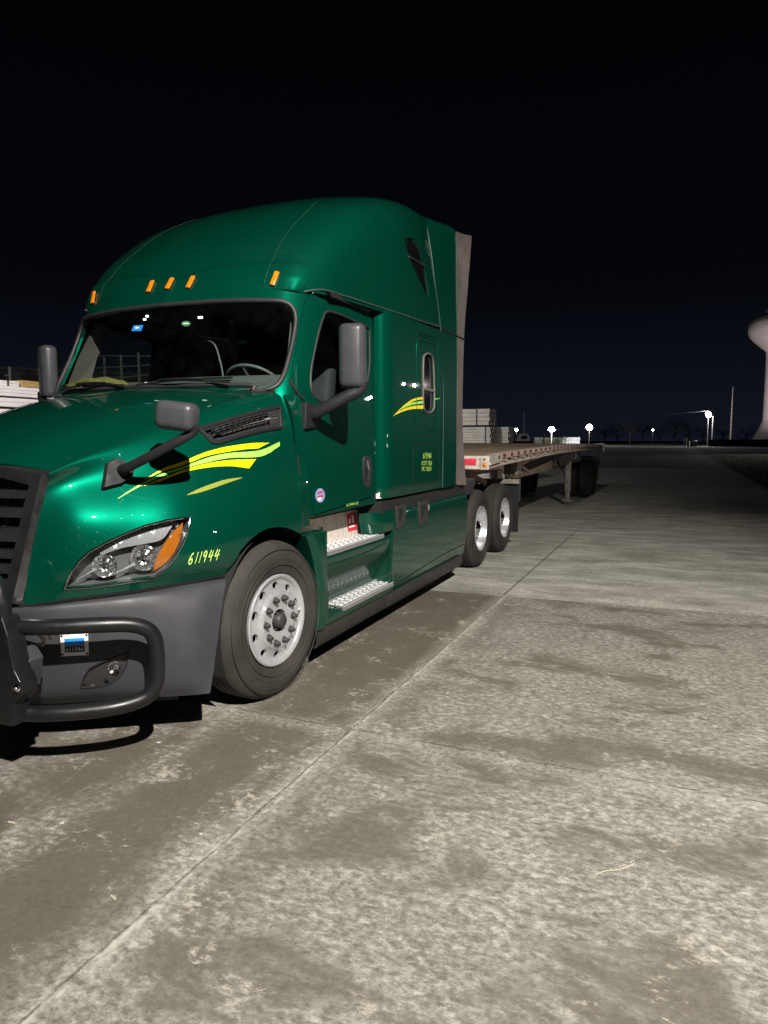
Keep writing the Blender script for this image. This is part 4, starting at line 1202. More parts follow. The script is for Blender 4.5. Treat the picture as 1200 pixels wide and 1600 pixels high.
patch('side_extender', EXT, [(0, 0), (1, 0), (1, 1), (0, 1)], [], M['paint'], TR, .1, 0, .02, only_mirror=True)
mb = MB(); mb.tube([EXT.at(k / 10, zc) for k in range(11)], .012, 6); mb.build('extender_gap', M['darkgap'], TR)
FL = Surf([[(1.222, 3.625, 1.15), (1.226, 3.63, 1.8), (1.230, 3.635, 2.75), (1.226, 3.64, 3.3), (1.215, 3.64, 3.84)],
           [(1.222, 3.78, 1.13), (1.222, 3.76, 1.8), (1.225, 3.76, 2.75), (1.228, 3.80, 3.3), (1.222, 3.84, 3.87)],
           [(1.25, 3.99, 1.12), (1.226, 3.90, 1.8), (1.228, 3.91, 2.75), (1.245, 3.97, 3.3), (1.262, 4.05, 3.90)]], 30, 80)
zf = FL.near((1.228, 3.8, 2.75))[1]
f1 = patch('rubber_flap', FL, [(0, 0), (1, 0), (1, zf - .004), (0, zf - .004)], [], M['trimrub'], TR, .04, 0, .012)
f2 = patch('rubber_flap', FL, [(0, zf + .004), (1, zf + .004), (1, 1), (0, 1)], [], M['trimrub'], TR, .04, 0, .012)
mb = MB(); mb.tube([FL.at(k / 6, zf) + Vector((-.004, 0, 0)) for k in range(7)], .013, 6); mb.build('flap_gap', M['darkgap'], TR)
mb = MB(); mb.tube([FL.at(0, k / 30) + Vector((.004, -.006, 0)) for k in range(31)], .005, 6); mb.build('flap_edge', M['seam'], TR)
# rear wall closing the body
mb = MB(); mb.box((0, 3.14, 2.3), (2.22, .04, 2.3)); mb.build('rear_wall', M['paint'], TR)

# ---- slot above the door, door furniture
q = [(514, 455), (530, 458), (561, 470), (598, 483), (578, 487), (548, 475.5), (518, 463)]
mb = MB(); P = [onX(a, b, 1.128 + .05 * max(0, (a - 560)) / 40) for a, b in q]
mb.add(P, [tuple(range(len(P)))]); mb.add([p - Vector((.03, 0, 0)) for p in P] + P, [(i, (i + 1) % 7, 7 + (i + 1) % 7, 7 + i) for i in range(7)]); mb.build('air_slot', M['darkgap'], TR)
mb = MB(); mb.prism([yz(a, b, 1.15) for a, b in smooth2([(566, 716), (571, 712), (577, 717), (578.5, 735), (577, 757), (572, 762), (567.5, 757), (565.5, 737)], 4, True)], 'X', 1.148, 1.166, .004); dh = mb.build('door_handle', M['gasket'], DOOR)
mb = MB(); mb.prism([yz(a, b, 1.165) for a, b in [(569.5, 733), (574, 728), (575, 745), (571.5, 753), (569, 750)]], 'X', 1.160, 1.168); mb.build('grip_hollow', M['darkgap'], dh)
mb = MB(); mb.tube([onX(574.5, 721, 1.165), onX(576.2, 733, 1.185), onX(575.5, 750, 1.165)], .012, 8); mb.build('grip', M['nut'], dh)
def cab_plate(name, px, m_, parent, off=.004, X=None, label=None):
    return decal(name, CAB, px, m_, parent, off, .05, label=label)
st = cab_plate('round_sticker', [(499 + 7.4 * math.cos(t), 774 + 11.2 * math.sin(t)) for t in np.linspace(0, 2 * PI, 25)[:-1]], M['bluesticker'], DOOR, .006, label='pale blue oval door sticker')
for y0, h in ((768, 2.4), (774, 2.6)): cab_plate('sticker_band', [(494.5, y0 + 1), (503.5, y0 - 1), (503.5, y0 + h - 1), (494.5, y0 + h + 1)], M['red'], st, .0075)
cab_plate('sticker_panel', [(495.5, 777.5), (500.5, 776.5), (500.5, 781.5), (495.5, 782.5)], M['white'], st, .0078)
mp = [(582, 773), (585, 770.5), (588, 771.5), (591, 770), (593, 768.5), (593.6, 772), (592.3, 776), (593, 779.5), (590.5, 778.5), (588, 780.5), (586, 779), (583, 778)]
mb = MB(); P = [onX(a, b, 1.16) for a, b in mp]
uvs = [SLP.cast(a, b) for a, b in mp]; mb.add([SLP.at(*q) + SLP.nrm(*q) * .006 for q in uvs], [tuple(range(len(mp)))]); msk = mb.build('map_sticker', M['white'], slp, 'white map shaped sticker')
mb = MB()
for yy in (773.8, 776.5):
    q4 = [SLP.cast(a, b) for a, b in ((584, yy), (591, yy - 1.2), (591, yy - .3), (584, yy + .9))]; mb.add([SLP.at(*q) + SLP.nrm(*q) * .0075 for q in q4], [(0, 1, 2, 3)])
mb.build('sticker_lettering', M['red'], msk)
a = onX(540.5, 791.5, 1.162); b = onX(558.5, 786, 1.162)
text_on('small_lettering', '611944 US', a + Vector((.006, 0, 0)), Vector((0, b.y - a.y, 0.0)), Vector((0, 0, 1)), M['limetext'], DOOR, .022, (b - a).length, .2)

# ---- cowl side panel between hood and door (shows the hinge gap), small emblem
mb = MB(); P = [(1.0, .35, 1.93), (1.085, .34, 1.80), (1.12, .34, 1.64), (1.185, .30, 1.3), (1.20, .29, 1.05)]
mb.tube(P, .005, 6); mb.build('hood_gap', M['darkgap'], TR)
CW = Surf([[(1.06, .31, 1.93), (1.115, .32, 1.80), (1.14, .325, 1.60), (1.15, .31, 1.45), (1.195, .26, 1.32), (1.20, .25, 1.05)],
           [(1.10, .40, 1.93), (1.135, .41, 1.80), (1.15, .415, 1.60), (1.155, .40, 1.45), (1.19, .36, 1.32), (1.195, .37, 1.05)],
           [(1.128, .50, 1.93), (1.148, .50, 1.80), (1.155, .50, 1.60), (1.158, .50, 1.45), (1.175, .50, 1.32), (1.18, .52, 1.05)]], 30, 60)
cwp = patch('cowl_side', CW, [(0, 0), (.62, 0), (.62, 1), (0, 1)], [], M['paint'], TR, .03, .0, .02)
decal('stripe', CW, [(438, 690), (447, 688), (456, 687), (456, 688), (448, 690), (438, 693)], M['lime'], cwp, .003, label='lime stripe tip')
for k, (w_, h_, x_) in enumerate(((9, 1.6, 446), (2.4, 6.5, 454.5), (9, 1.6, 458))):
    pxs = [(x_ , 650.5 - .25 * k), (x_ + w_, 650 - .3 * k - .6), (x_ + w_, 650 - h_), (x_, 650.5 - h_)]
    decal('emblem', CAB if x_ > 456 else CW, pxs, M['chrome'], cwp, .004)

# ---- extruded side panels helpers (outline on the side of the truck, in y and z)
def slab(name, pxs, X, th, m_, parent, bev=.006, label=None, Xo=None):
    poly = [yz(a, b, X) for a, b in pxs]
    mb = MB(); mb.prism(poly, 'X', X - th, X, bev); return mb.build(name, m_, parent, label)
# lower side fairing behind the steps: curved panel
y0f = yz(612, 930, 1.21)[0]; y1f = yz(728, 800, 1.2)[0]
zp = [(.27, 1.165), (.36, 1.185), (.50, 1.205), (.62, 1.212), (.80, 1.215), (.94, 1.213), (1.0, 1.20), (1.045, 1.165)]
FAIR = Surf([[(x - (.0), y, z) for z, x in zp] for y in np.linspace(1.84, y1f, 5)], 60, 60)
fair = patch('side_fairing', FAIR, [(0, 0), (1, 0), (1, 1), (.0, 1)], [], M['paint'], TR, .04, 0, .03)
# bright corner pod beside the upper step
POD = Surf([[(1.05, 1.535, .845), (1.05, 1.505, .93), (1.05, 1.49, 1.02)], [(1.14, 1.565, .845), (1.14, 1.54, .93), (1.14, 1.53, 1.025)], [(1.195, 1.66, .845), (1.20, 1.635, .93), (1.19, 1.63, 1.03)], [(1.214, 1.80, .85), (1.217, 1.79, .93), (1.205, 1.79, 1.035)], [(1.214, 2.0, .85), (1.217, 2.0, .93), (1.205, 2.0, 1.035)]], 50, 20)
pod = patch('corner_pod', POD, [(0, 0), (.83, 0), (.83, 1), (0, 1)], [], M['paint'], TR, .02, .0, .03)
mb = MB(); mb.prism([(1.05, 1.50), (1.14, 1.545), (1.185, 1.64), (1.19, 1.9), (1.05, 1.9)], 'Z', 1.005, 1.022); mb.build('pod_top', M['paint'], pod)
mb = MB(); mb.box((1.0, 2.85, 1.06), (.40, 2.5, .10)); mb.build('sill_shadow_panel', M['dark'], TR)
mb = MB(); mb.box((1.06, 3.02, 1.0), (.22, 2.1, .06)); mb.build('fairing_top', M['paint'], TR)
px_tube('panel_ridge', FAIR, [(622, 832), (640, 828), (660, 823), (690, 813), (726, 803)], .004, M['paint'], fair, .002)
px_tube('panel_ridge', FAIR, [(616, 915), (650, 893), (690, 868), (724, 851)], .006, M['paint'], fair, .002)
px_tube('panel_ridge', FAIR, [(617, 925), (660, 898), (722, 866)], .005, M['paint'], fair, .002)
px_tube('panel_joint', FAIR, [(692.5, 789), (692, 830), (690, 880)], .0025, M['darkgap'], fair, 0, sm=1)
px_tube('panel_joint', FAIR, [(612, 802), (612, 830), (611, 860), (611, 905)], .003, M['darkgap'], fair, 0, sm=1)
# latches and lock
for x0 in (620, 655):
    yy = 0 if x0 == 620 else -6
    o_ = [(x0, 791 + yy), (x0 + 14, 788 + yy), (x0 + 14, 818 + yy), (x0 + 2, 828 + yy)]
    i_ = [(x0 + 3.5, 795 + yy), (x0 + 10.5, 793.5 + yy), (x0 + 10, 802 + yy), (x0 + 4, 818 + yy)]
    mb = MB()
    mb.prism([yz(a, b, 1.23) for a, b in o_], 'X', 1.205, 1.232, .005); la = mb.build('latch', M['nut'], fair)
    mb = MB(); mb.prism([yz(a, b, 1.235) for a, b in i_], 'X', 1.22, 1.2335); mb.build('latch_hollow', M['darkgap'], la)
mb = MB(); c_ = onX(669, 793, 1.222); mb.lathe([(-.01, .03), (.004, .03), (.008, .025), (.008, .001)], 20, 'X', c_); mb.build('lock', M['alu'], fair)

# ---- front quarter panel behind the wheel
qp = [(463, 838), (472, 833), (484, 831), (500, 846), (505, 856), (507, 890), (507, 963), (503, 984), (496, 990), (489, 987), (490, 955), (487, 915), (480, 880), (472, 856)]
QP = Surf([[(1.20, .33, .985), (1.205, .40, .84), (1.205, .455, .66), (1.205, .47, .45), (1.195, .46, .30)],
           [(1.215, .43, .99), (1.222, .48, .84), (1.225, .52, .66), (1.225, .535, .45), (1.215, .53, .30)],
           [(1.205, .53, .985), (1.215, .57, .84), (1.218, .60, .66), (1.218, .615, .45), (1.205, .61, .33)]], 30, 60)
patch('quarter_panel', QP, [(0, 0), (1, 0), (1, 1), (0, 1)], [], M['paint'], TR, .03, 0, .16)
mb = MB(); mb.prism([(1.0, .36), (1.2, .36), (1.21, .55), (1.0, .62)], 'Z', .985, 1.0); mb.build('quarter_cap', M['paint'], TR)
# liner edge seen behind the wheel
mb = MB(); mb.prism([(.40, .30), (.46, .30), (.46, .72), (.42, .72)], 'X', 1.08, 1.10); mb.build('liner_strip', M['leg'], TR)

# ---- steps
stp = empty('steps', (0, 0, 0)); stp.parent = TR
def P3(px, py, X): return onX(px, py, X)
zt = .855
ub = MB()     # back plate
b0 = Vector((1.0, .50, .835)); b1 = Vector((1.0, 1.62, .835)); b2_ = Vector((.985, 1.60, 1.045)); b3 = Vector((.985, .50, 1.04))
vs = [b0, b1, b2_, b3]; ub.add(vs + [p - Vector((.006, 0, 0)) for p in vs], [(0, 1, 2, 3), (7, 6, 5, 4), (0, 4, 5, 1), (2, 6, 7, 3), (1, 5, 6, 2), (3, 7, 4, 0)])
bp = ub.build('step_back_plate', M['stepback'], stp)
def on_bp(a, b): return b3 * (1 - a) * (1 - b) + b2_ * a * (1 - b) + b0 * (1 - a) * b + b1 * a * b + Vector((.003, 0, 0))
def bp_quad(name, a0, a1, c0, c1, m_, parent, d=0.0, label=None):
    mb = MB(); mb.add([on_bp(a0, c0) + Vector((d, 0, 0)), on_bp(a1, c0) + Vector((d, 0, 0)), on_bp(a1, c1) + Vector((d, 0, 0)), on_bp(a0, c1) + Vector((d, 0, 0))], [(0, 1, 2, 3)]); return mb.build(name, m_, parent, label)
s1 = bp_quad('warning_sticker', .80, .955, .10, .80, M['red'], bp, 0, 'red and white warning sticker')
bp_quad('sticker_panel', .825, .855, .30, .50, M['white'], s1, .001); bp_quad('sticker_panel', .88, .915, .18, .50, M['white'], s1, .001); bp_quad('sticker_panel', .82, .92, .60, .66, M['white'], s1, .001)
s2 = bp_quad('blue_green_sticker', .28, .42, .30, .72, M['white'], bp, 0, 'blue and green sticker')
bp_quad('sticker_panel', .285, .33, .40, .70, M['blue'], s2, .001); bp_quad('sticker_panel', .37, .415, .34, .58, M['greenfilm'], s2, .001); bp_quad('sticker_panel', .34, .36, .32, .52, M['greenfilm'], s2, .001)
def tread(name, y0, y1, z, x0, x1, skew, m_, lip=.014, yskew=0.0):
    mb = MB(); lg = MB()
    poly = [(x0, y0 + skew), (x1, y0), (x1, y1), (x0, y1 + yskew)]
    mb.prism(poly, 'Z', z - .02, z)
    mb.box(((x1 + .004), (y0 + y1) / 2, z - lip), (.008, y1 - y0, .03))
    ny = int((y1 - y0) / .042); nx = int((x1 - x0) / .034)
    lg.box((x1 + .002, (y0 + y1) / 2, z + .001), (.012, y1 - y0, .008))
    for i in range(ny):
        for j_ in range(nx):
            y = y0 + .03 + i * .042 + (.021 if j_ % 2 else 0); x = x0 + .020 + j_ * .034
            if y > y1 - .01: continue
            bm_rot = Matrix.Rotation(.7 if (i + j_) % 2 else -.7, 3, 'Z')
            lg.box((x, y, z + .003), (.030, .012, .009), bm_rot)
    lg.build('tread_pattern', M['lug'], stp)
    return mb.build(name, m_, stp)
tread('upper_tread', .63, 1.66, .832, 1.0, 1.20, .0, M['tread'])
tread('lower_tread', .87, 1.86, .378, 1.04, 1.205, .06, M['tread'], yskew=.05)
mb = MB(); mb.tube([(1.045, .93, .388), (1.045, 1.88, .388)], .009, 6); mb.build('tread_lip', M['alu'], stp)
KN = Surf([[(1.195, y, .812), (1.20, y, .77), (1.19, y, .70), (1.15, y, .60), (1.06, y, .46), (1.035, y, .37)] for y in (.61, .9, 1.3, 1.86)], 30, 60)
patch('step_riser', KN, [(0, 0), (1, 0), (1, 1), (0, 1)], [], M['paint'], TR, .03, 0, .01)
px_tube('riser_crease', KN, [(512, 884), (540, 875), (575, 862), (602, 848)], .006, M['paint'], stp, .002)
mb = MB(); mb.box((1.115, 1.24, .333), (.18, 1.25, .066), None, .012); mb.build('step_lip', M['paint'], TR)
mb = MB(); mb.box((1.10, 1.24, .27), (.15, 1.2, .06)); mb.build('step_underside', M['dark'], TR)
mb = MB(); mb.box((.98, .95, 1.10), (.10, 1.2, .05)); mb.build('door_sill', M['dark'], TR)
mb = MB(); mb.box((1.06, .9, 1.085), (.06, .75, .012)); mb.build('sill_strip', M['chrome'], TR)
mb = MB(); mb.box((1.12, .50, 1.075), (.02, .045, .075), None, .004); mb.build('side_reflector', M['amber'], TR)
# end wall of the step recess
mb = MB(); mb.prism([(1.03, .36), (1.20, .36), (1.205, .60), (1.2, .80), (1.03, .80)], 'Y', 1.865, 1.895); mb.build('recess_end', M['paint'], TR)
mb = MB(); mb.prism([(1.0, .33), (1.2, .33), (1.205, .985), (1.0, .985)], 'Y', .60, .625); mb.build('recess_front', M['paint'], TR)

# ---- rubber skirts
def skirt(name, y0, y1, z0, z1, xt):
    S_ = Surf([[(xt, y, z1), (xt + .004, y, (z0 + z1) / 2 + .03), (xt - .004, y, z0 + .03), (xt - .03, y, z0)] for y in np.linspace(y0, y1, 4)], 30, 20)
    return patch(name, S_, [(0, 0), (1, 0), (1, 1), (0, 1)], [], M['skirt'], TR, .04, 0, .015)
skirt('rubber_skirt', .50, 1.80, .155, .315, 1.19); skirt('rubber_skirt', 1.815, y1f - .13, .155, .29, 1.195)
# ---- wheel well liner, chassis
mb = MB()
n = 22; vs = []
for k in range(n + 1):
    t = PI * (-.12 + 1.2 * k / n); c_, s_ = math.cos(t), math.sin(t)
    vs += [(1.17, .0 - .60 * c_, .50 + .585 * s_), (.62, .0 - .60 * c_, .50 + .585 * s_)]
mb.add(vs, [(2 * k, 2 * k + 1, 2 * k + 3, 2 * k + 2) for k in range(n)], True)
mb.box((.60, 0, .75), (.02, 1.5, .9)); mb.build('wheel_well', M['dark'], TR)
mb = MB(); mb.add([(-p[0], p[1], p[2]) for p in vs], [(2 * k, 2 * k + 1, 2 * k + 3, 2 * k + 2) for k in range(n)], True)
mb.box((-.60, 0, .75), (.02, 1.5, .9)); mb.build('wheel_well', M['dark'], TR)
mb = MB()
for s in (1, -1): mb.box((s * .42, 3.2, .92), (.09, 8.4, .27))
mb.box((0, -.3, .9), (1.1, 1.3, .9)); mb.box((0, 2.2, .75), (1.9, 3.0, .6)); mb.box((-1.1, 2.4, .65), (.2, 3.4, .7))
mb.box((0, -.9, .6), (1.3, .5, .4)); mb.tube([(-.9, 0, .5), (.9, 0, .5)], .07, 10)
for y in (4.95, 6.27): mb.tube([(-.9, y, .5), (.9, y, .5)], .1, 10)
mb.build('chassis_frame', M['dark'], TR)
mb = MB(); mb.lathe([(-.05, .001), (-.05, .5), (0, .5), (0, .001)], 30, 'Z', (0, 5.5, 1.20)); mb.box((0, 5.5, 1.1), (1.0, .9, .1)); mb.build('fifth_wheel', M['dark'], TR)
mb = MB(); mb.box((.6, 4.45, .95), (.7, .45, .05)); mb.prism([(4.15, .98), (4.5, .98), (4.62, 1.08), (4.66, 1.16), (4.4, 1.16), (4.15, 1.10)], 'X', .75, 1.18, .006); mb.build('quarter_fender', M['bumper'], TR)
mb = MB(); mb.prism([(4.12, .95), (4.17, .95), (4.33, .42), (4.33, .34), (4.12, .26)], 'X', 1.06, 1.09, .003); mb.build('fender_plate', M['alu'], TR)
mb = MB(); mb.box((.95, 6.86, 1.0), (.62, .10, .07), None, .005); mb.build('flap_bracket', M['leg'], TR)
mb = MB(); mb.box((.96, 6.88, .60), (.58, .015, .76), None, .003); mb.build('mud_flap', M['black'], TR)

# ---- wheels
def wheel(x, y, side=1, kind='steer', name='wheel', parent=None, rm=None):
    rm = rm or M['alu']
    """x = plane of the outer sidewall"""
    e_ = empty(name, (x, y, 0.5)); e_.parent = parent or TR
    if side < 0: e_.rotation_euler = (0, 0, PI)
    W = .285
    def sgn(prof): return prof
    t = [(-.035, .288), (-.012, .300), (0, .335), (.008, .38), (.006, .425), (-.012, .462), (-.035, .486), (-.05, .495)]
    gz = -.05
    for g_ in (.075, .125, .175, .225):
        t += [(-g_ + .006, .5), (-g_ + .004, .488), (-g_ - .004, .488), (-g_ - .006, .5)]
    t += [(-W + .05, .495), (-W + .03, .485), (-W + .01, .45), (-W, .38), (-W + .02, .30), (-W + .04, .288)]
    mb = MB(); mb.lathe(t, 72, 'X')
    for r_ in (.352, .385, .452): mb.lathe([(.0065, r_ - .003), (.0105, r_), (.0065, r_ + .003)], 72, 'X')
    ty = mb.build('tyre', M['rubber'], e_)
    mb = MB()
    if kind == 'steer':
        # rim flange + dish with ten hand holes
        mb.lathe([(-.03, .288), (-.004, .292), (.002, .284), (.0, .272), (-.012, .262), (-.018, .255)], 72, 'X')
        def zprof(r):
            pts = [(.0, .0), (.07, .004), (.10, .004), (.170, .010), (.184, -.006), (.20, -.014), (.235, -.022), (.256, -.018)]
            for a, b in zip(pts, pts[1:]):
                if r <= b[0]: u = (r - a[0]) / (b[0] - a[0] + 1e-9); return a[1] + (b[1] - a[1]) * u
            return -.018
        circ = [(.256 * math.cos(t_), .256 * math.sin(t_)) for t_ in np.linspace(0, 2 * PI, 65)[:-1]]
        holes = [[(.072 * math.cos(t_), .072 * math.sin(t_)) for t_ in np.linspace(0, 2 * PI, 25)[:-1]]]
        for k in range(10):
            a = 2 * PI * (k + .5) / 10; cx, cy = .222 * math.cos(a), .222 * math.sin(a)
            holes.append([(cx + .024 * math.cos(t_) * math.cos(a) - .030 * math.sin(t_) * math.sin(a), cy + .024 * math.cos(t_) * math.sin(a) + .030 * math.sin(t_) * math.cos(a)) for t_ in np.linspace(0, 2 * PI, 19)[:-1]])
        V, F_ = tri_region(circ, holes, .014)
        vs = [(zprof(math.hypot(a, b)), a, b) for a, b in V]
        F_ = [f for f in F_]
        mb.add(vs, F_, True)
        be = boundary_edges(F_); v2 = []; f2 = []
        for a, b in be:
            if math.hypot(*V[a]) > .25: continue
            k = len(v2); pa, pb = vs[a], vs[b]
            v2 += [pa, pb, (pb[0] - .022, pb[1], pb[2]), (pa[0] - .022, pa[1], pa[2])]; f2.append((k, k + 1, k + 2, k + 3))
        mb.add(v2, f2, False)
        ri = mb.build('rim', M['alu'], e_)
        mb = MB(); mb.lathe([(-.12, .001), (-.12, .27)], 40, 'X'); mb.lathe([(-.10, .11), (-.02, .10), (-.005, .085)], 30, 'X'); mb.build('brake_drum', M['dark'], ri)
        mb = MB(); mb.lathe([(-.05, .058), (-.02, .056), (-.002, .050), (.0, .044)], 30, 'X'); mb.lathe([(-.01, .05), (.028, .046), (.038, .036), (.040, .001)], 24, 'X')
        for k in range(6):
            a = 2 * PI * k / 6; mb.lathe([(-.005, .007), (.006, .007), (.007, .001)], 8, 'X', (0, .058 * math.cos(a), .058 * math.sin(a)))
        mb.build('hub_cap', M['nut'], ri)
        for k in range(10):
            a = 2 * PI * k / 10; mb = MB()
            mb.lathe([(.002, .024), (.008, .024), (.012, .019), (.026, .018), (.033, .013), (.042, .011), (.045, .001)], 14, 'X', (0, .143 * math.cos(a), .143 * math.sin(a)))
            mb.build('lug_nut', M['nut'], ri)
        mb = MB(); mb.tube([(-.015, .262, 0.01), (.0, .235, .012), (.012, .20, .013)], .005, 6); mb.build('valve_stem', M['chrome'], ri)
    else:
        mb.lathe([(-.03, .288), (-.004, .292), (.002, .284), (-.004, .272), (-.03, .262), (-.10, .252), (-.125, .235), (-.135, .19), (-.138, .115)], 60, 'X')
        ri = mb.build('rim', rm, e_)
        mb = MB(); mb.lathe([(-.138, .12), (-.05, .105), (-.035, .095), (-.03, .07), (-.018, .055), (-.014, .001)], 36, 'X')
        for k in range(10):
            a = 2 * PI * k / 10; mb.lathe([(-.138, .018), (-.10, .018), (-.096, .001)], 10, 'X', (0, .143 * math.cos(a), .143 * math.sin(a)))
        mb.build('axle_hub', M['chrome'] if rm is M['alu'] else rm, ri)
        for k in range(5):
            a = 2 * PI * (k + .3) / 5; mb = MB(); mb.lathe([(-.1305, .026), (-.1295, .001)], 14, 'X', (0, .215 * math.cos(a), .215 * math.sin(a))); mb.build('hand_hole', M['dark'], ri)
        mb = MB(); mb.lathe([(-W - .03, .29), (-W - .06, .33), (-W - .05, .44), (-W - .08, .49), (-W - .27, .49), (-W - .30, .44), (-W - .3, .29)], 48, 'X'); mb.build('inner_tyre', M['rubber'], e_)
    return e_
ws1 = wheel(1.205, -.045, 1, 'steer'); ws1.rotation_euler = (0, 0, R(-5)); ws2 = wheel(-1.205, -.045, -1, 'steer'); ws2.rotation_euler = (0, 0, PI + R(-5))
for y in (4.93, 6.25): wheel(1.19, y, 1, 'drive'); wheel(-1.19, y, -1, 'drive')

# ---- mirrors
def big_mirror(s):
    e_ = empty('side_mirror', (0, 0, 0)); e_.parent = TR
    def m(p): return (s * p[0], p[1], p[2])
    # head: rounded shell
    bm_ = bmesh.new(); bmesh.ops.create_cube(bm_, size=1)
    for v in bm_.verts: v.co = Vector((v.co.x * .185, v.co.y * .12, v.co.z * .43))
    bmesh.ops.bevel(bm_, geom=bm_.edges[:], offset=.045, segments=6, affect='EDGES', profile=.5)
    for v in bm_.verts:
        v.co.y += -.022 * math.cos(v.co.x / .185 * PI)
    yaw = .22 if s > 0 else .45; mx_ = 1.425 if s > 0 else 1.375
    bmesh.ops.transform(bm_, matrix=Matrix.Translation((s * mx_, .60, 2.195)) @ Matrix.Rotation(s * yaw, 4, 'Z'), verts=bm_.verts)
    mb = MB(); mb.bm(bm_, True); mb.build('mirror_shell', M['mirror'], e_)
    mb = MB(); mb.box((s * (mx_ - .012), .662, 2.195), (.15, .006, .37), Matrix.Rotation(s * yaw, 3, 'Z')); mb.build('mirror_glass', M['chrome'], e_)
    arm = smooth2([(1.12, .50, 1.80), (1.20, .50, 1.82), (1.30, .52, 1.87), (1.40, .56, 1.925), (1.47, .60, 1.97), (1.487, .61, 2.03)], 5)
    mb = MB(); mb.tube([m(p) for p in arm], [.046] * 6 + [.043] * 10 + [.043] * (len(arm) - 16), 14, flat=(.75, 1.0)); mb.build('arm', M['black'], e_)
    mb = MB(); mb.prism([(a, b) for a, b in [(.40, 1.70), (.60, 1.72), (.64, 1.80), (.60, 1.865), (.42, 1.885)]], 'X', s * 1.11 if s > 0 else s * 1.165, s * 1.165 if s > 0 else s * 1.11, .012)
    mb.build('arm_base', M['black'], e_)
    return e_
big_mirror(1); big_mirror(-1)
hm = empty('hood_mirror', (0, 0, 0)); hm.parent = TR
bm_ = bmesh.new(); bmesh.ops.create_cube(bm_, size=1)
for v in bm_.verts: v.co = Vector((v.co.x * .205, v.co.y * .13, v.co.z * .145))
bmesh.ops.bevel(bm_, geom=bm_.edges[:], offset=.042, segments=6, affect='EDGES', profile=.5)
hc = onY(277, 650, -.90)
bmesh.ops.transform(bm_, matrix=Matrix.Translation(hc) @ Matrix.Rotation(.25, 4, 'Z') @ Matrix.Rotation(.12, 4, 'Y'), verts=bm_.verts)
mb = MB(); mb.bm(bm_, True); mb.build('mirror_shell', M['mirror'], hm)
base = [HOOD.cast(x, y) for x, y in ((157, 767), (164, 724), (178, 716), (192, 718), (210, 734), (207, 746), (188, 759))]
bpn = [HOOD.at(*q) + HOOD.nrm(*q) * .0 for q in base]; bnn = HOOD.nrm(*base[2])
mb = MB(); k = len(bpn); top_ = [p + bnn * .035 for p in bpn]; cen = sum(top_, Vector()) / k
top_ = [cen + (p - cen) * .86 for p in top_]
mb.add(bpn + top_, [tuple(range(k, 2 * k))] + [(i, (i + 1) % k, k + (i + 1) % k, k + i) for i in range(k)]); mb.build('arm_base', M['black'], hm)
A0 = cen - bnn * .015; A3 = onY(300, 676, -.88)
A1 = onY(205, 728, A0.y * .8 + A3.y * .2 - .04); A2 = onY(262, 698, A0.y * .35 + A3.y * .65 - .03)
arm = smooth2([tuple(A0), tuple(A1), tuple(A2), tuple(A3), tuple(onY(306, 664, -.88))], 5)
mb = MB(); mb.tube(arm, [.030] * 4 + [.026] * (len(arm) - 4), 12, flat=(.7, 1.0)); mb.build('arm', M['black'], hm)
# ================================================================== THE TRAILER
TL = empty('flatbed_trailer', (0, 12, 0), 'long flatbed trailer with wooden deck coupled behind the green truck', 'trailer')
def tb(mb, name, m_, label=None, parent=None):
    o = mb.build(name, m_, None, label)
    if parent is None:
        o.parent = TL; o.location = (0, -12, 0)
    else: o.parent = parent
    return o
Y0, Y1 = 4.90, 19.6
def zt(y):
    return float(np.interp(y, [4.9, 5.4, 7.4, 10.2, 13.0, 14.8, 17.5, 19.6], [1.430, 1.452, 1.488, 1.530, 1.545, 1.542, 1.52, 1.49]))
yy = np.linspace(Y0, Y1, 50)
def sweep(sec, s=1):
    mb = MB(); k = len(sec); vs = []
    for y in yy: vs += [(s * x, y, zt(y) + z) for x, z in sec]
    fs = [(i * k + j_, i * k + (j_ + 1) % k, (i + 1) * k + (j_ + 1) % k, (i + 1) * k + j_) for i in range(len(yy) - 1) for j_ in range(k)]
    mb.add(vs, fs); mb.add(vs[:k], [tuple(range(k))]); mb.add(vs[-k:], [tuple(range(k))])
    return mb
rail_sec = [(1.28, 0), (1.28, -.072), (1.262, -.078), (1.225, -.085), (1.225, -.140), (1.27, -.148), (1.27, -.168), (1.19, -.168), (1.19, 0)]
RAIL = tb(sweep(rail_sec), 'side_rail', M['rail']); tb(sweep(rail_sec, -1), 'side_rail', M['rail'])
tb(sweep([(-1.188, .004), (1.188, .004), (1.188, -.04), (-1.188, -.04)]), 'deck', M['deck'])
k = 0
for y in np.arange(5.75, 19.4, .46):
    mb = MB(); mb.box((1.2825, y, zt(y) - .036), (.004, .17, .048)); tb(mb, 'reflective_block', M['reflred'] if True else M['reflwhite'])
for y in np.arange(5.95, 19.4, .62):
    z = zt(y)
    mb = MB(); mb.prism([(y - .16, z - .090), (y + .10, z - .090), (y + .10, z - .143)], 'X', 1.19, 1.262); tb(mb, 'stake_pocket', M['rail'])
    mb = MB(); mb.prism([(y + .10, z - .088), (y + .42, z - .088), (y + .14, z - .145)], 'X', 1.20, 1.232); tb(mb, 'rail_opening', M['dark'])
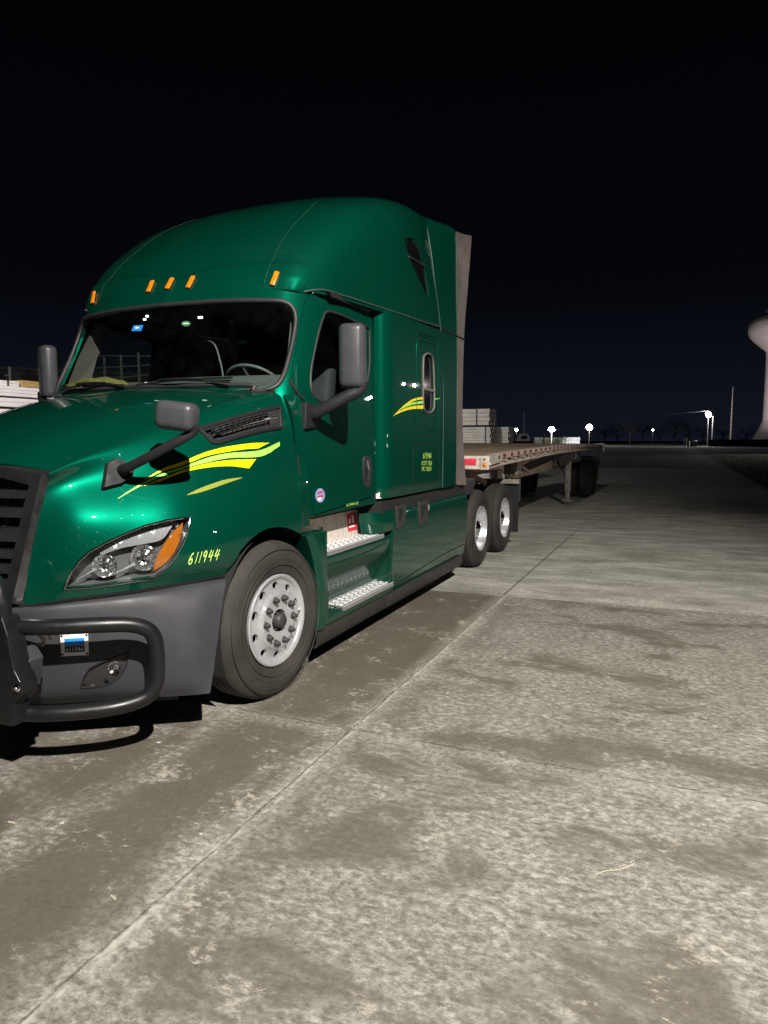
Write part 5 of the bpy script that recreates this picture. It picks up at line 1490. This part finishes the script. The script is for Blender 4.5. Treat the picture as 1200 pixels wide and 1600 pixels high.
# front header
mb = MB(); mb.box((0, Y0 - .02, 1.345), (2.50, .05, .168), None, .006); hd = tb(mb, 'front_header', M['rail'])
def hd_child(mb, name, m_, lab=None):
    o = mb.build(name, m_, None, lab); o.parent = hd; return o
xr1 = onY(744, 720, Y0 - .05).x
mb = MB(); mb.box((xr1 - .35, Y0 - .049, 1.355), (.70, .008, .085), None, .002); hd_child(mb, 'red_reflector', M['pink'])
for z in (1.39, 1.31):
    mb = MB(); mb.lathe([(-.01, .001), (-.01, .010), (0, .012)], 10, 'Y', (xr1 + .055, Y0 - .046, z)); hd_child(mb, 'bolt', M['nut'])
cx = onY(757.5, 725, Y0 - .05).x
mb = MB(); mb.box((cx, Y0 - .052, 1.34), (.115, .012, .165), None, .003); hd_child(mb, 'corner_plate', M['rail'])
mb = MB(); mb.lathe([(-.018, .001), (-.016, .018), (-.008, .026), (0, .030)], 20, 'Y', (cx, Y0 - .058, 1.318)); hd_child(mb, 'marker_light', M['amber'])
mb = MB(); mb.lathe([(-.01, .001), (-.01, .012), (0, .013)], 10, 'Y', (cx, Y0 - .058, 1.392)); hd_child(mb, 'bolt', M['nut'])
mb = MB(); mb.lathe([(0, .026), (.012, .026), (.012, .001)], 16, 'X', (1.28, 5.42, 1.40)); tb(mb, 'side_marker', M['nut'])
mb = MB(); mb.prism([(4.95, 1.31), (5.5, 1.345), (5.62, 1.37), (5.5, 1.385), (4.95, 1.352)], 'X', 1.27, 1.292); tb(mb, 'rail_plate', M['rail'])
# main beams: shallow gooseneck then deep
for s in (1, -1):
    mb = MB(); top = [(y, zt(y) - .17) for y in np.linspace(5.3, 19.4, 20)]
    bot = [(19.4, 1.12), (15.9, 1.12), (15.2, .90), (9.9, .88), (9.3, .95), (8.6, 1.12), (5.3, 1.16)]
    mb.prism(top + bot, 'X', s * .50, s * .56); tb(mb, 'main_beam', M['beam'])
mb = MB()
for y in np.arange(5.6, 19.4, .8): mb.box((0, y, zt(y) - .11), (2.36, .06, .10))
tb(mb, 'cross_member', M['beam'])
def strut(a, b, r, m_, name='strut', flat=None):
    mb = MB(); mb.tube([a, b], r, 8, flat=flat); return tb(mb, name, m_)
strut((.62, 5.75, 1.22), (.80, 6.6, .98), .05, M['beam'], flat=(.4, 1))
strut((.9, 5.2, 1.25), (.9, 5.2, 1.10), .015, M['leg'])
mb = MB(); mb.lathe([(-.06, .001), (-.06, .07), (.06, .07), (.06, .001)], 14, 'Y', (.80, 5.3, 1.16)); mb.lathe([(-.02, .03), (.08, .03)], 10, 'Y', (.80, 5.2, 1.16)); mb.box((.80, 5.35, 1.22), (.2, .2, .08)); tb(mb, 'air_coupling', M['leg'])
mb = MB(); mb.tube(smooth2([(.8, 5.2, 1.15), (.7, 5.0, 1.02), (.5, 4.7, 1.0), (.3, 4.3, 1.25)], 5), .012, 6); tb(mb, 'air_hose', M['dark'])
mb = MB(); mb.box((1.0, 7.55, 1.20), (.22, .30, .24), None, .01); tb(mb, 'bracket_box', M['leg'])
for y in (7.1, 7.9): strut((1.05, y, 1.30), (1.05, y, .62), .014, M['nut'])
strut((1.05, 7.9, .62), (.8, 7.8, .58), .014, M['nut'])
for y in (9.6, 10.6): strut((.57, y, 1.02), (1.22, y + .9, 1.36), .05, M['dark'], flat=(.5, 1))
strut((.57, 9.0, 1.34), (.9, 9.6, 1.0), .03, M['beam'])
# landing gear, well back under the deck
for s in (1, -1):
    mb = MB(); mb.box((s * .95, 14.2, .86), (.13, .14, 1.05), None, .01); mb.box((s * .95, 14.2, .42), (.10, .10, .60), None, .01); mb.box((s * .95, 14.2, .13), (.24, .26, .03)); tb(mb, 'landing_leg', M['leg'])
    mb = MB(); mb.box((s * .95, 14.2, 1.28), (.40, .34, .22), None, .02); tb(mb, 'gear_box', M['leg'])
mb = MB(); mb.tube([(-.95, 14.2, .95), (.95, 14.2, .95)], .03, 8); mb.tube([(.95, 14.2, .62), (.5, 14.9, 1.2)], .03, 8); tb(mb, 'cross_shaft', M['leg'])
for y in (16.9, 18.15):
    for s in (1, -1):
        w_ = wheel(s * 1.19, y, s, 'drive', 'wheel', TL, M['dark']); w_.location = (s * 1.19, y - 12, .5)
for s in (1, -1):
    mb = MB(); mb.box((s * .95, 19.0, .72), (.56, .012, .66)); tb(mb, 'mud_flap', M['trimrub'])
    mb = MB(); mb.box((s * .95, 19.0, 1.10), (.62, .08, .08)); tb(mb, 'flap_bracket', M['leg'])
mb = MB(); mb.box((0, 19.62, 1.38), (2.50, .05, .22)); tb(mb, 'rear_plate', M['rail'])
mb = MB(); mb.box((1.16, 19.5, 1.40), (.30, .30, .26), None, .02); tb(mb, 'tail_lamp_box', M['paintwhite'])
def at_depth(px, py, d):
    r = ray(px, py); f2 = Vector((Fv.x, Fv.y, 0)).normalized()
    return CC + r * (d / r.dot(f2))

# ================================================================== STACKED BUNDLES
def bundle(label, x0, x1, y0, y1, z0, z1, m_, layers=5, along='X', straps=(), group='bundles of long profiles stacked in the yard', cat='bundle'):
    e_ = empty('profile_bundle', ((x0 + x1) / 2, (y0 + y1) / 2, z0), label, cat, group)
    ox, oy, oz = e_.location
    mb = MB(); h = (z1 - z0) / layers
    rnd = random.Random(int((x0 * 31 + y0 * 7 + z0 * 101) * 10))
    wid = (y1 - y0) if along == 'X' else (x1 - x0)
    nc = max(2, int(round(wid / (h * 1.6))))
    for i in range(layers):
        for c_ in range(nc):
            j0 = rnd.uniform(-.02, .02)
            a0 = (x0 if along == 'X' else y0) + rnd.uniform(0, .03); a1 = (x1 if along == 'X' else y1) - rnd.uniform(0, .04)
            w0 = (y0 if along == 'X' else x0) + wid * c_ / nc + .003; w1 = w0 + wid / nc - .006
            if along == 'X': mb.box(((a0 + a1) / 2 - ox, (w0 + w1) / 2 - oy, h * (i + .5)), (a1 - a0, w1 - w0, h * .96), None, h * .13)
            else: mb.box(((w0 + w1) / 2 - ox, (a0 + a1) / 2 - oy, h * (i + .5)), (w1 - w0, a1 - a0, h * .96), None, h * .13)
    mb.build('profiles', m_, e_)
    for s in straps:
        mb = MB()
        if along == 'X': mb.box((s - ox, (y0 + y1) / 2 - oy, (z1 - z0) / 2), (.05, y1 - y0 + .02, z1 - z0 + .02))
        else: mb.box(((x0 + x1) / 2 - ox, s - oy, (z1 - z0) / 2), (x1 - x0 + .02, .05, z1 - z0 + .02))
        mb.build('strap', M['strap'], e_)
    return e_
yb = 20.0
za = onY(760, 638.5, yb).z; zb = onY(760, 664.5, yb).z; zc_ = onY(760, 667, yb).z; zd = onY(760, 692.5, yb).z
xe = onY(765.5, 650, yb).x; xs_ = onY(745, 650, yb).x; xe2 = onY(767, 680, yb).x; xs2 = onY(758.5, 680, yb).x
bundle('grey profile bundle, top one of the stack just right of the cab flap', -7.5, xe, yb, yb + 1.0, zb, za, M['pipe'], 4, 'X', (xs_,))
bundle('grey profile bundle directly under the topmost bundle right of the cab flap', -7.5, xe2, yb, yb + 1.3, zd, zc_, M['pipe'], 6, 'X', (xs2,))
bundle('grey profile bundle standing right of and behind the two-high stack beyond the deck', -5.5, onY(795, 680, 21.4).x, 21.45, 22.3, zd + .0, onY(795, 667, 21.4).z, M['pipe'], 6, 'X', ())
bundle('grey profile bundle at the bottom of the stack, hidden low behind the trailer deck', -7.5, xe2, yb, yb + 1.3, .62, zd - .03, M['pipe'], 6, 'X', ())
bundle('grey profile bundle on the ground under the stack behind the trailer', -7.5, xe2, yb, yb + 1.3, .06, .59, M['pipe'], 5, 'X', ())
bundle('grey profile bundle on the ground below the right rear stack', -5.5, onY(795, 680, 21.4).x, 21.45, 22.3, .06, zd - .03, M['pipe'], 8, 'X', ())
def zx(px, py): return onX(px, py, -12).z
lz = [zx(30, 604.5), zx(30, 620), zx(30, 622.5), zx(30, 636.5), zx(30, 640), zx(30, 655)]
yA, yB = 4.0, onX(68, 600, -12).y + 3.0
bundle('bright white bundle, second tier from the top, behind the passenger mirror', -13.2, -12, yA, yB, lz[1], lz[0], M['pvc'], 3, 'Y', (), 'white bundles stacked beyond the hood')
bundle('bright white bundle, third tier from the top, just above the hood edge', -13.2, -12, yA, yB, lz[3], lz[2], M['pvc'], 2, 'Y', (), 'white bundles stacked beyond the hood')
bundle('bright white bundle, lowest one seen over the hood edge', -13.2, -12, yA, yB, lz[5], lz[4], M['pvc'], 3, 'Y', (), 'white bundles stacked beyond the hood')
bundle('white bundle on the ground at the foot of the stack beyond the hood', -13.2, -12, yA, yB, .1, lz[5] - .05, M['pvc'], 6, 'Y', (), 'white bundles stacked beyond the hood')
ym = onX(32, 600, -12.1).y
bundle('thin white bundle on the very top of the stack at the left edge', -13.1, -12.1, yA, ym, lz[0] + .01, zx(16, 594.5), M['pvc'], 2, 'Y', (onX(12.5, 600, -12.1).y,), 'white bundles stacked beyond the hood')
mb = MB(); mb.box((-12.6, (ym + yB) / 2, lz[0] + .01 + .09), (1.0, yB - ym - .1, .17), None, .01); o = mb.build('timber_block', M['wood'])
tag(o, 'yellow brown timber slab lying on top of the white bundles behind the passenger mirror', 'timber')

# dark shed far behind the white stack
sp = at_depth(0, 690, 60); sq = at_depth(150, 690, 64)
SH = empty('storage_shed', (sp.x, sp.y, 0), 'long dark shed with ribbed doors behind the white stacks', 'shed')
dv = Vector((sq.x - sp.x, sq.y - sp.y, 0)); Ls = dv.length + 30; dv.normalize(); nv_ = Vector((-dv.y, dv.x, 0))
zs0 = at_depth(30, 572.5, 60).z
def shp(a, b, z): p = dv * (a - 20) + nv_ * b; return (p.x, p.y, z)
mb = MB(); mb.add([shp(0, 0, 0), shp(Ls, 0, 0), shp(Ls, 8, 0), shp(0, 8, 0), shp(0, 0, zs0), shp(Ls, 0, zs0), shp(Ls, 8, zs0 + .6), shp(0, 8, zs0 + .6)], [(0, 1, 5, 4), (1, 2, 6, 5), (2, 3, 7, 6), (3, 0, 4, 7), (4, 5, 6, 7)])
for i in range(int(Ls / .6)): 
    a = i * .6; p0 = shp(a, -.06, 0); mb.add([shp(a, 0, 0), shp(a + .1, -.06, 0), shp(a + .2, -.06, 0), shp(a + .3, 0, 0), shp(a, 0, zs0 - .3), shp(a + .1, -.06, zs0 - .3), shp(a + .2, -.06, zs0 - .3), shp(a + .3, 0, zs0 - .3)], [(0, 1, 5, 4), (1, 2, 6, 5), (2, 3, 7, 6)])
mb.build('wall', M['shed'], SH)
mb = MB(); mb.add([shp(-.5, -.5, zs0), shp(Ls + .5, -.5, zs0), shp(Ls + .5, 8.5, zs0 + .7), shp(-.5, 8.5, zs0 + .7), shp(-.5, -.5, zs0 - .28), shp(Ls + .5, -.5, zs0 - .28)], [(0, 1, 2, 3), (4, 5, 1, 0)]); mb.build('roof', M['steelpole'] if False else M['shed'], SH)
for a in (14, 18, 22, 26, 30):
    mb = MB(); c0 = [shp(a, -.1, 0), shp(a + 2.6, -.1, 0), shp(a + 2.6, -.1, zs0 - .6), shp(a, -.1, zs0 - .6)]; mb.add(c0, [(0, 1, 2, 3)]); mb.build('door', M['fence'], SH)
mp_ = at_depth(21, 690, 50)
mb = MB(); zt_ = at_depth(21, 573, 50).z; mb.box((0, 0, zt_ / 2), (.12, .12, zt_)); mb.box((-.2, 0, zt_ - .6), (.5, .1, .1)); o = mb.build('marker_post', M['paintwhite']); o.location = (mp_.x, mp_.y, 0)
tag(o, 'pale upright post in front of the dark shed at the left edge', 'post')

# storage rack seen through the cab's side window
ra = at_depth(120, 690, 34); rb = at_depth(250, 690, 30)
RK = empty('storage_rack', (ra.x, ra.y, 0), 'tall steel storage rack behind the cab, seen through the passenger window', 'rack')
rd = rb - ra; zr = at_depth(180, 556, 32).z
for i in range(6):
    p = rd * (i / 5); mb = MB(); mb.box((p.x, p.y, zr / 2), (.07, .07, zr)); mb.build('upright', M['leg'], RK)
for z, dz in ((zr, .25), (zr - .5, .1), (zr - 1.0, 0), (zr - 2.2, 0)):
    mb = MB(); mb.tube([(0, 0, z + dz), (rd.x * .5, rd.y * .5, z), (rd.x, rd.y, z - dz)], .025, 6); mb.build('beam', M['leg'], RK)
mb = MB(); mb.box((rd.x * .5, rd.y * .5 + .8, zr - 1.5), (3.6, 1.2, .6)); mb.build('stored_load', M['pipe'], RK)

# ================================================================== FAR BACKGROUND
def lamp_post(px, py, d, label, watts, heads=2, base=None, w=.55, em=1.0):
    t = at_depth(px, py, d); h = t.z
    e_ = empty('yard_lamp', (t.x, t.y, 0), label, 'lamp post', 'floodlights on poles at the far side of the yard')
    mb = MB(); mb.tube([(0, 0, 0), (0, 0, h * .5), (0, 0, h)], [.16, .13, .09], 10); mb.build('pole', M['pole'], e_)
    sd = Rv
    mb = MB(); mb.tube([tuple(-sd * (w * heads * .55)), tuple(sd * (w * heads * .55))], .05, 6); o = mb.build('crossbar', M['steelpole'], e_); o.location = (0, 0, h - .1)
    spots_ = [(0, 0)]
    wd_ = w if heads == 1 else w * (2.0 if heads > 2 else 1.7)
    for sx0, sz0 in spots_:
        c_ = sd * (sx0 * w)
        mb = MB(); mb.lathe([(.12, .001), (.12, wd_ * .35), (.02, wd_ * .58), (0, wd_ * .58), (0, .001)], 36, 'Y'); hd_ = mb.build('lamp_head', M['steelpole'], e_); hd_.location = (c_.x, c_.y, h + .05 + sz0 * w * .95); hd_.rotation_euler = (R(-18), 0, CA)
        mb = MB(); mb.lathe([(-.05, .001), (-.04, wd_ * .4), (.0, wd_ * .56), (.02, wd_ * .56)], 36, 'Y'); f_ = mb.build('lamp_face', M['lamp'], hd_); f_.location = (0, -.02, 0)
    if watts:
        p = point('yard_lamp_light', (t.x - Fv.x * 1.2, t.y - Fv.y * 1.2, h), watts, .3, (.93, .95, 1))
    return e_
lamp_post(807, 672, 250, 'leftmost lit floodlight, beside the grey stacks', 900, 2)
lamp_post(862, 671, 250, 'lit floodlight over the row of white crates', 26000, 3, w=.85)
lamp_post(921, 668, 220, 'lit floodlight just above the tail of the trailer', 2500, 3, w=.85)
lamp_post(1020, 672, 330, 'faint lit floodlight half lost among the trees', 700, 1, w=.8)
lamp_post(1107, 648, 196, 'lit floodlight on the tall twin poles right of the trailer', 8000, 2, w=.8)
t = at_depth(1114, 650, 197)
mb = MB(); mb.tube([(0, 0, 0), (0, 0, t.z)], .13, 8); o = mb.build('utility_pole', M['pole']); o.location = (t.x, t.y, 0); tag(o, 'bare pole standing close behind the rightmost floodlight', 'pole')
t = at_depth(1145.5, 605, 200)
mb = MB(); mb.tube([(0, 0, 0), (0, 0, t.z)], [.26, .17], 10); o = mb.build('utility_pole', M['pole']); o.location = (t.x, t.y, 0); tag(o, 'tall bare pole between the rightmost floodlight and the water tower', 'pole')
WP = at_depth(818, 647, 180)
e_ = empty('utility_pole', (WP.x, WP.y, 0), 'wooden utility pole with crossarm above the grey stacks', 'pole')
mb = MB(); mb.tube([(0, 0, 0), (0, 0, WP.z + .8)], [.2, .13], 8); mb.build('pole', M['steelpole'], e_)
mb = MB(); mb.box((0, 0, WP.z), (2.6, .12, .14), Matrix.Rotation(CA + .5, 3, 'Z')); mb.build('crossarm', M['steelpole'], e_)
mb = MB(); mb.box((.6, 0, WP.z - 1.6), (1.2, .2, .25), Matrix.Rotation(CA, 3, 'Z')); mb.build('lamp_arm', M['steelpole'], e_)
t = at_depth(850, 680, 150)
mb = MB(); mb.tube([(0, 0, 0), (0, 0, t.z)], .14, 8); mb.box((0, 0, t.z), (.5, .4, .3)); o = mb.build('short_post', M['paintwhite']); o.location = (t.x, t.y, 0); tag(o, 'short pale post between the crates and the middle floodlight', 'post')
# overhead wire
def wire(pts, label, r=.035):
    P_ = [at_depth(*p) for p in pts]; c0 = P_[0].copy(); mb = MB(); mb.tube([p - c0 for p in [Vector(q) for q in smooth2([tuple(p) for p in P_], 8)]], r, 5); o = mb.build('overhead_wire', M['pole']); o.location = c0; tag(o, label, 'wire')
wire([(690, 654, 170), (750, 651.5, 175), (818, 647, 180), (880, 650.5, 184), (950, 651.8, 188), (1030, 648, 192), (1107, 642, 196)], 'long overhead wire running from the pole above the stacks to the twin poles', .035)
wire([(1107, 642, 196), (1150, 641, 220), (1230, 643, 260)], 'faint overhead wire running from the twin poles past the water tower', .03)

# row of white crates and parked lorry beyond the deck
for i, px in enumerate((840.5, 851.5, 863.5, 876, 888, 899)):
    a = at_depth(px, 690, 262); zt_ = at_depth(px, 683.2, 262).z
    e_ = empty('wrapped_crate', (a.x, a.y, 0), ['first', 'second', 'third', 'fourth', 'fifth', 'sixth'][i] + ' white wrapped crate from the left in the far row above the deck', 'crate', 'white wrapped crates in a far row', CA)
    mb = MB(); mb.box((0, 0, zt_ / 2 + .06), (2.75, 2.6, zt_ - .12), None, .05)
    for q in (-.9, .9): mb.box((0, q, .06), (2.6, .2, .12))
    mb.build('wrapped_load', M['pvc'], e_)
    mb = MB(); mb.box((0, 0, zt_ * .6), (2.8, 2.65, .10)); mb.build('strap', M['trimrub'], e_)
a = at_depth(806, 690, 80)
LR = empty('parked_lorry', (a.x, a.y, 0), 'dark lorry with a white cab roof parked beyond the deck', 'lorry', None, CA)
mb = MB(); mb.box((0, 0, 1.1), (3.4, 2.0, .9), None, .08); mb.build('body', M['carpaint'], LR)
zt_ = at_depth(811, 677.5, 80).z
mb = MB(); mb.prism([(-.2, 1.5), (1.4, 1.5), (1.4, zt_ - .35), (1.1, zt_), (.2, zt_)], 'Y', -.95, .95, .05); mb.build('cab', M['paintwhite'], LR)
mb = MB(); mb.box((.75, -.97, 1.95), (.7, .02, .35)); mb.build('window', M['darkglass'], LR)
for x in (-1.1, 1.1):
    mb = MB(); mb.lathe([(-.12, .001), (-.12, .4), (.12, .4), (.12, .001)], 18, 'Y', (x, -.95, .42)); mb.build('wheel', M['rubber'], LR)
# white tank, yellow post and sign by the road
def far_box(name, px0, px1, py0, d, m_, label, cat, dep=1.0, round_=False):
    a = at_depth((px0 + px1) / 2, 690, d); z = at_depth(px0, py0, d).z; wd = (px1 - px0) / CF * d
    mb = MB()
    if round_: mb.lathe([(-wd / 2, .001), (-wd / 2, z * .42), (-wd / 2 * .9, z * .47), (wd / 2 * .9, z * .47), (wd / 2, z * .42), (wd / 2, .001)], 20, 'X', (0, 0, z * .52)); mb.box((-wd * .3, 0, z * .1), (.1, dep * .6, z * .2)); mb.box((wd * .3, 0, z * .1), (.1, dep * .6, z * .2))
    else: mb.tube([(0, 0, 0), (0, 0, z * .9), (0, 0, z)], [wd / 2, wd / 2, wd / 3], 12)
    o = mb.build(name, m_); o.location = (a.x, a.y, 0); o.rotation_euler = (0, 0, CA); tag(o, label, cat); return o
far_box('storage_tank', 1077.5, 1089, 688.5, 175, M['paintwhite'], 'small white tank on the grass verge by the yellow post', 'tank', 1.2, True)
far_box('bollard', 1073, 1077, 684, 175, M['hiviz'], 'yellow bollard beside the small white tank', 'bollard')
far_box('sign_post', 1069, 1070.2, 682, 172, M['paintwhite'], 'thin white post left of the yellow bollard', 'post')

# fence along the grass
fa = at_depth(1108, 690, 175); fb = at_depth(1240, 690, 150)
FE = empty('wire_fence', (fa.x, fa.y, 0), 'brown weathered fence along the grass below the water tower', 'fence')
n = 26
for i in range(n + 1):
    p = fa.lerp(fb, i / n) - fa; mb = MB(); mb.tube([(p.x, p.y, 0), (p.x, p.y, 1.9)], .06, 6); mb.build('post', M['fence'], FE)
mb = MB()
for z in (.3, .6, .9, 1.2, 1.5, 1.8):
    p = fb - fa; mb.tube([(0, 0, z), (p.x, p.y, z)], .05, 5)
for i in range(n * 6):
    p = (fb - fa) * (i / (n * 6)); mb.box((p.x, p.y, .95), (.22, .05, 1.7))
mb.build('fence_panel', M['fence'], FE)

# water tower
wt = at_depth(1207, 690, 300); sc_ = 300 / CF
WT = empty('water_tower', (wt.x, wt.y, 0), 'pale pink lit water tower with round tank on a flared stem', 'water tower')
def zpy(py): return at_depth(1207, py, 300).z
prof = []
for py, r in ((692, 30), (686, 28), (672, 21.5), (660, 17), (653, 15.6), (600, 15.2), (556, 15.5), (548, 17), (543, 22), (535, 31), (527, 38), (519, 41.6), (511, 42), (503, 39.5), (496, 33), (491, 24), (488, 12), (487, .1)):
    prof.append((zpy(py), r * sc_))
mb = MB(); mb.lathe([tuple(p) for p in smooth2(prof, 4)], 56, 'Z'); mb.build('tank_and_stem', M['tower'], WT)
mb = MB()
for dx, h in ((-20, 2.6), (-7, 4.0), (5, 3.2)):
    mb.box((Rv.x * dx * sc_, Rv.y * dx * sc_, zpy(491) + h / 2 - .6), (.35, .35, h))
mb.build('antenna', M['tower'], WT)
mb = MB(); mb.tube([(-Fv.x * 4.4 - Rv.x * 2.0, -Fv.y * 4.4 - Rv.y * 2.0, zpy(655)), (-Fv.x * 4.4 - Rv.x * 2.0, -Fv.y * 4.4 - Rv.y * 2.0, zpy(552))], .12, 6); mb.build('cable_duct', M['tower'], WT)
f_ = Vector((Fv.x, Fv.y, 0)).normalized()
spot('tower_floodlight_beam', wt - f_ * 45 - Rv * 30 + Vector((0, 0, 2)), wt + Vector((0, 0, 34)), 60000, 60, .6, .4, (1, .93, .92))

# trees
def tree(px, d, h, wdt, seed, label):
    a = at_depth(px, 690, d); rnd = random.Random(seed)
    e_ = empty('bare_tree', (a.x, a.y, 0), label, 'tree', 'trees at the end of the yard')
    mb = MB(); mb.tube([(0, 0, 0), (.1, 0, h * .3), (0, .1, h * .6)], [h * .03, h * .022, h * .012], 7)
    tips = []
    for i in range(14):
        z0_ = h * rnd.uniform(.22, .6); t_ = rnd.uniform(0, 2 * PI); l_ = wdt * rnd.uniform(.3, .55)
        q_ = (l_ * math.cos(t_), l_ * math.sin(t_), z0_ + h * rnd.uniform(.15, .35)); mb.tube([(0, 0, z0_), (q_[0] * .5, q_[1] * .5, z0_ + (q_[2] - z0_) * .6), q_], [h * .012, h * .008, h * .003], 5); tips.append(q_)
    mb.build('trunk', M['bark'], e_)
    mb = MB()
    for i in range(900):
        c_ = rnd.choice(tips); s_ = h * .10
        p = Vector((c_[0] * .8 + rnd.gauss(0, s_), c_[1] * .8 + rnd.gauss(0, s_), c_[2] + rnd.gauss(0, s_ * .9)))
        a1 = Vector((rnd.gauss(0, 1), rnd.gauss(0, 1), rnd.gauss(0, 1))).normalized(); a2 = a1.orthogonal().normalized(); r_ = h * rnd.uniform(.008, .020)
        mb.add([p - a1 * r_, p + a2 * r_ * .6, p + a1 * r_, p - a2 * r_ * .6], [(0, 1, 2, 3)])
    mb.build('crown', M['leaf'], e_)
for i, (px, d, h, wd_, lb) in enumerate([(945, 300, 9, 8, 'dark tree just right of the trailer tail'), (965, 320, 10, 9, 'second dark tree right of the trailer tail'), (984, 260, 10.5, 8, 'pale lit tree left of the faint floodlight'), (1004, 310, 10, 9, 'dark tree between the pale tree and the faint floodlight'),
        (1030, 300, 9.5, 9, 'dark tree right of the faint floodlight'), (1053, 280, 12, 9, 'tallest tree left of the rightmost floodlight'), (1076, 310, 10, 9, 'dark tree behind the yellow bollard'), (1098, 330, 10, 9, 'dark tree behind the rightmost floodlight'), (1130, 340, 9, 9, 'dark tree right of the twin poles'), (1165, 340, 9, 9, 'dark tree left of the water tower')]):
    tree(px, d, h, wd_, i, lb)

# ================================================================== GROUND
def sheet(name, x0, x1, y0, y1, z, m_):
    mb = MB(); mb.add([(x0, y0, z), (x1, y0, z), (x1, y1, z), (x0, y1, z)], [(0, 1, 2, 3)]); o = mb.build(name, m_); tag(o, None, None, None, 'structure'); return o
sheet('ground', -900, 900, -60, 1500, -.012, M['grass'])
sheet('concrete_yard', -60, 6.3, -40, 40, 0, M['ground'])
sheet('asphalt_yard', -200, 6.3, 40, 210, -.004, M['asphalt'])
p = at_depth(1015, 697, 190)
mb = MB(); mb.add([(-120, 165, .004), (7.0, 165, .004), (7.0, 200, .004), (-120, 200, .004)], [(0, 1, 2, 3)]); o = mb.build('road', M['ground']); o['kind'] = 'structure'
# grass tufts along the yard edge
mb = MB(); rnd = random.Random(5)
for i in range(5000):
    y = 18 + 60 * rnd.random() ** 1.5; x = 6.35 + rnd.random() ** 1.3 * (4 + y * .3); h = rnd.uniform(.03, .12); a = rnd.uniform(0, PI); w_ = rnd.uniform(.01, .03)
    dx, dy = math.cos(a) * w_, math.sin(a) * w_; l = rnd.uniform(-.05, .05)
    mb.add([(x - dx, y - dy, -.012), (x + dx, y + dy, -.012), (x + l, y + l, h)], [(0, 1, 2)])
o = mb.build('grass_tufts', M['grass']); o['kind'] = 'stuff'

# hairline cracks leaving the joint
for pts_, r_ in (((495, 1216), (508, 1207), (522, 1199), (540, 1192), (558, 1184), (575, 1179), (592, 1173), (608, 1166)), .0022), (((1004, 1100), (1040, 1112), (1075, 1118), (1120, 1131)), .002):
    q_ = [onZ(a, b, .001) for a, b in pts_]; c0 = q_[0].copy(); rnd = random.Random(3)
    sm_ = [Vector(p) for p in smooth2([tuple(p - c0) for p in q_], 6)]
    mb = MB(); mb.tube([p + Vector((rnd.uniform(-.006, .006), rnd.uniform(-.006, .006), 0)) for p in sm_], r_, 5, flat=(1, .3)); o = mb.build('pavement_crack', M['trimrub'] if r_ > .0021 else M['dark']); o.location = c0; o['kind'] = 'structure'
# litter on the concrete
g0 = [onZ(*p, .004) for p in ((930, 1367), (945, 1361), (965, 1359), (980, 1355), (990, 1349), (989, 1345), (984, 1348))]
c0 = g0[0].copy(); mb = MB(); mb.tube([Vector(q) for q in smooth2([tuple(p - c0) for p in g0], 5)], .0018, 5); o = mb.build('string_scrap', M['straw']); o.location = c0; tag(o, 'thin pale string curled on the concrete at the lower right', 'string')
for (px, py, a, L_, lb) in ((177, 1402, -.7, .028, 'pale cigarette end on the damp lane at the lower left'), (18, 1285, -.3, .035, 'pale wood splinter on the concrete at the left edge'), (314, 1303, 0, .012, 'tiny white scrap on the damp lane left of the long joint'), (248, 1160, 0.1, .02, 'pale splinter beside the shadow of the bull bar'), (98, 1286, .2, .014, 'tiny pale scrap near the left edge under the bull bar shadow')):
    c0 = onZ(px, py, .004); mb = MB(); mb.tube([(-L_ / 2, 0, 0), (L_ / 2, 0, 0)], .004, 6); o = mb.build('litter_scrap', M['straw']); o.location = c0; o.rotation_euler = (0, 0, a + CA); tag(o, lb, 'litter')
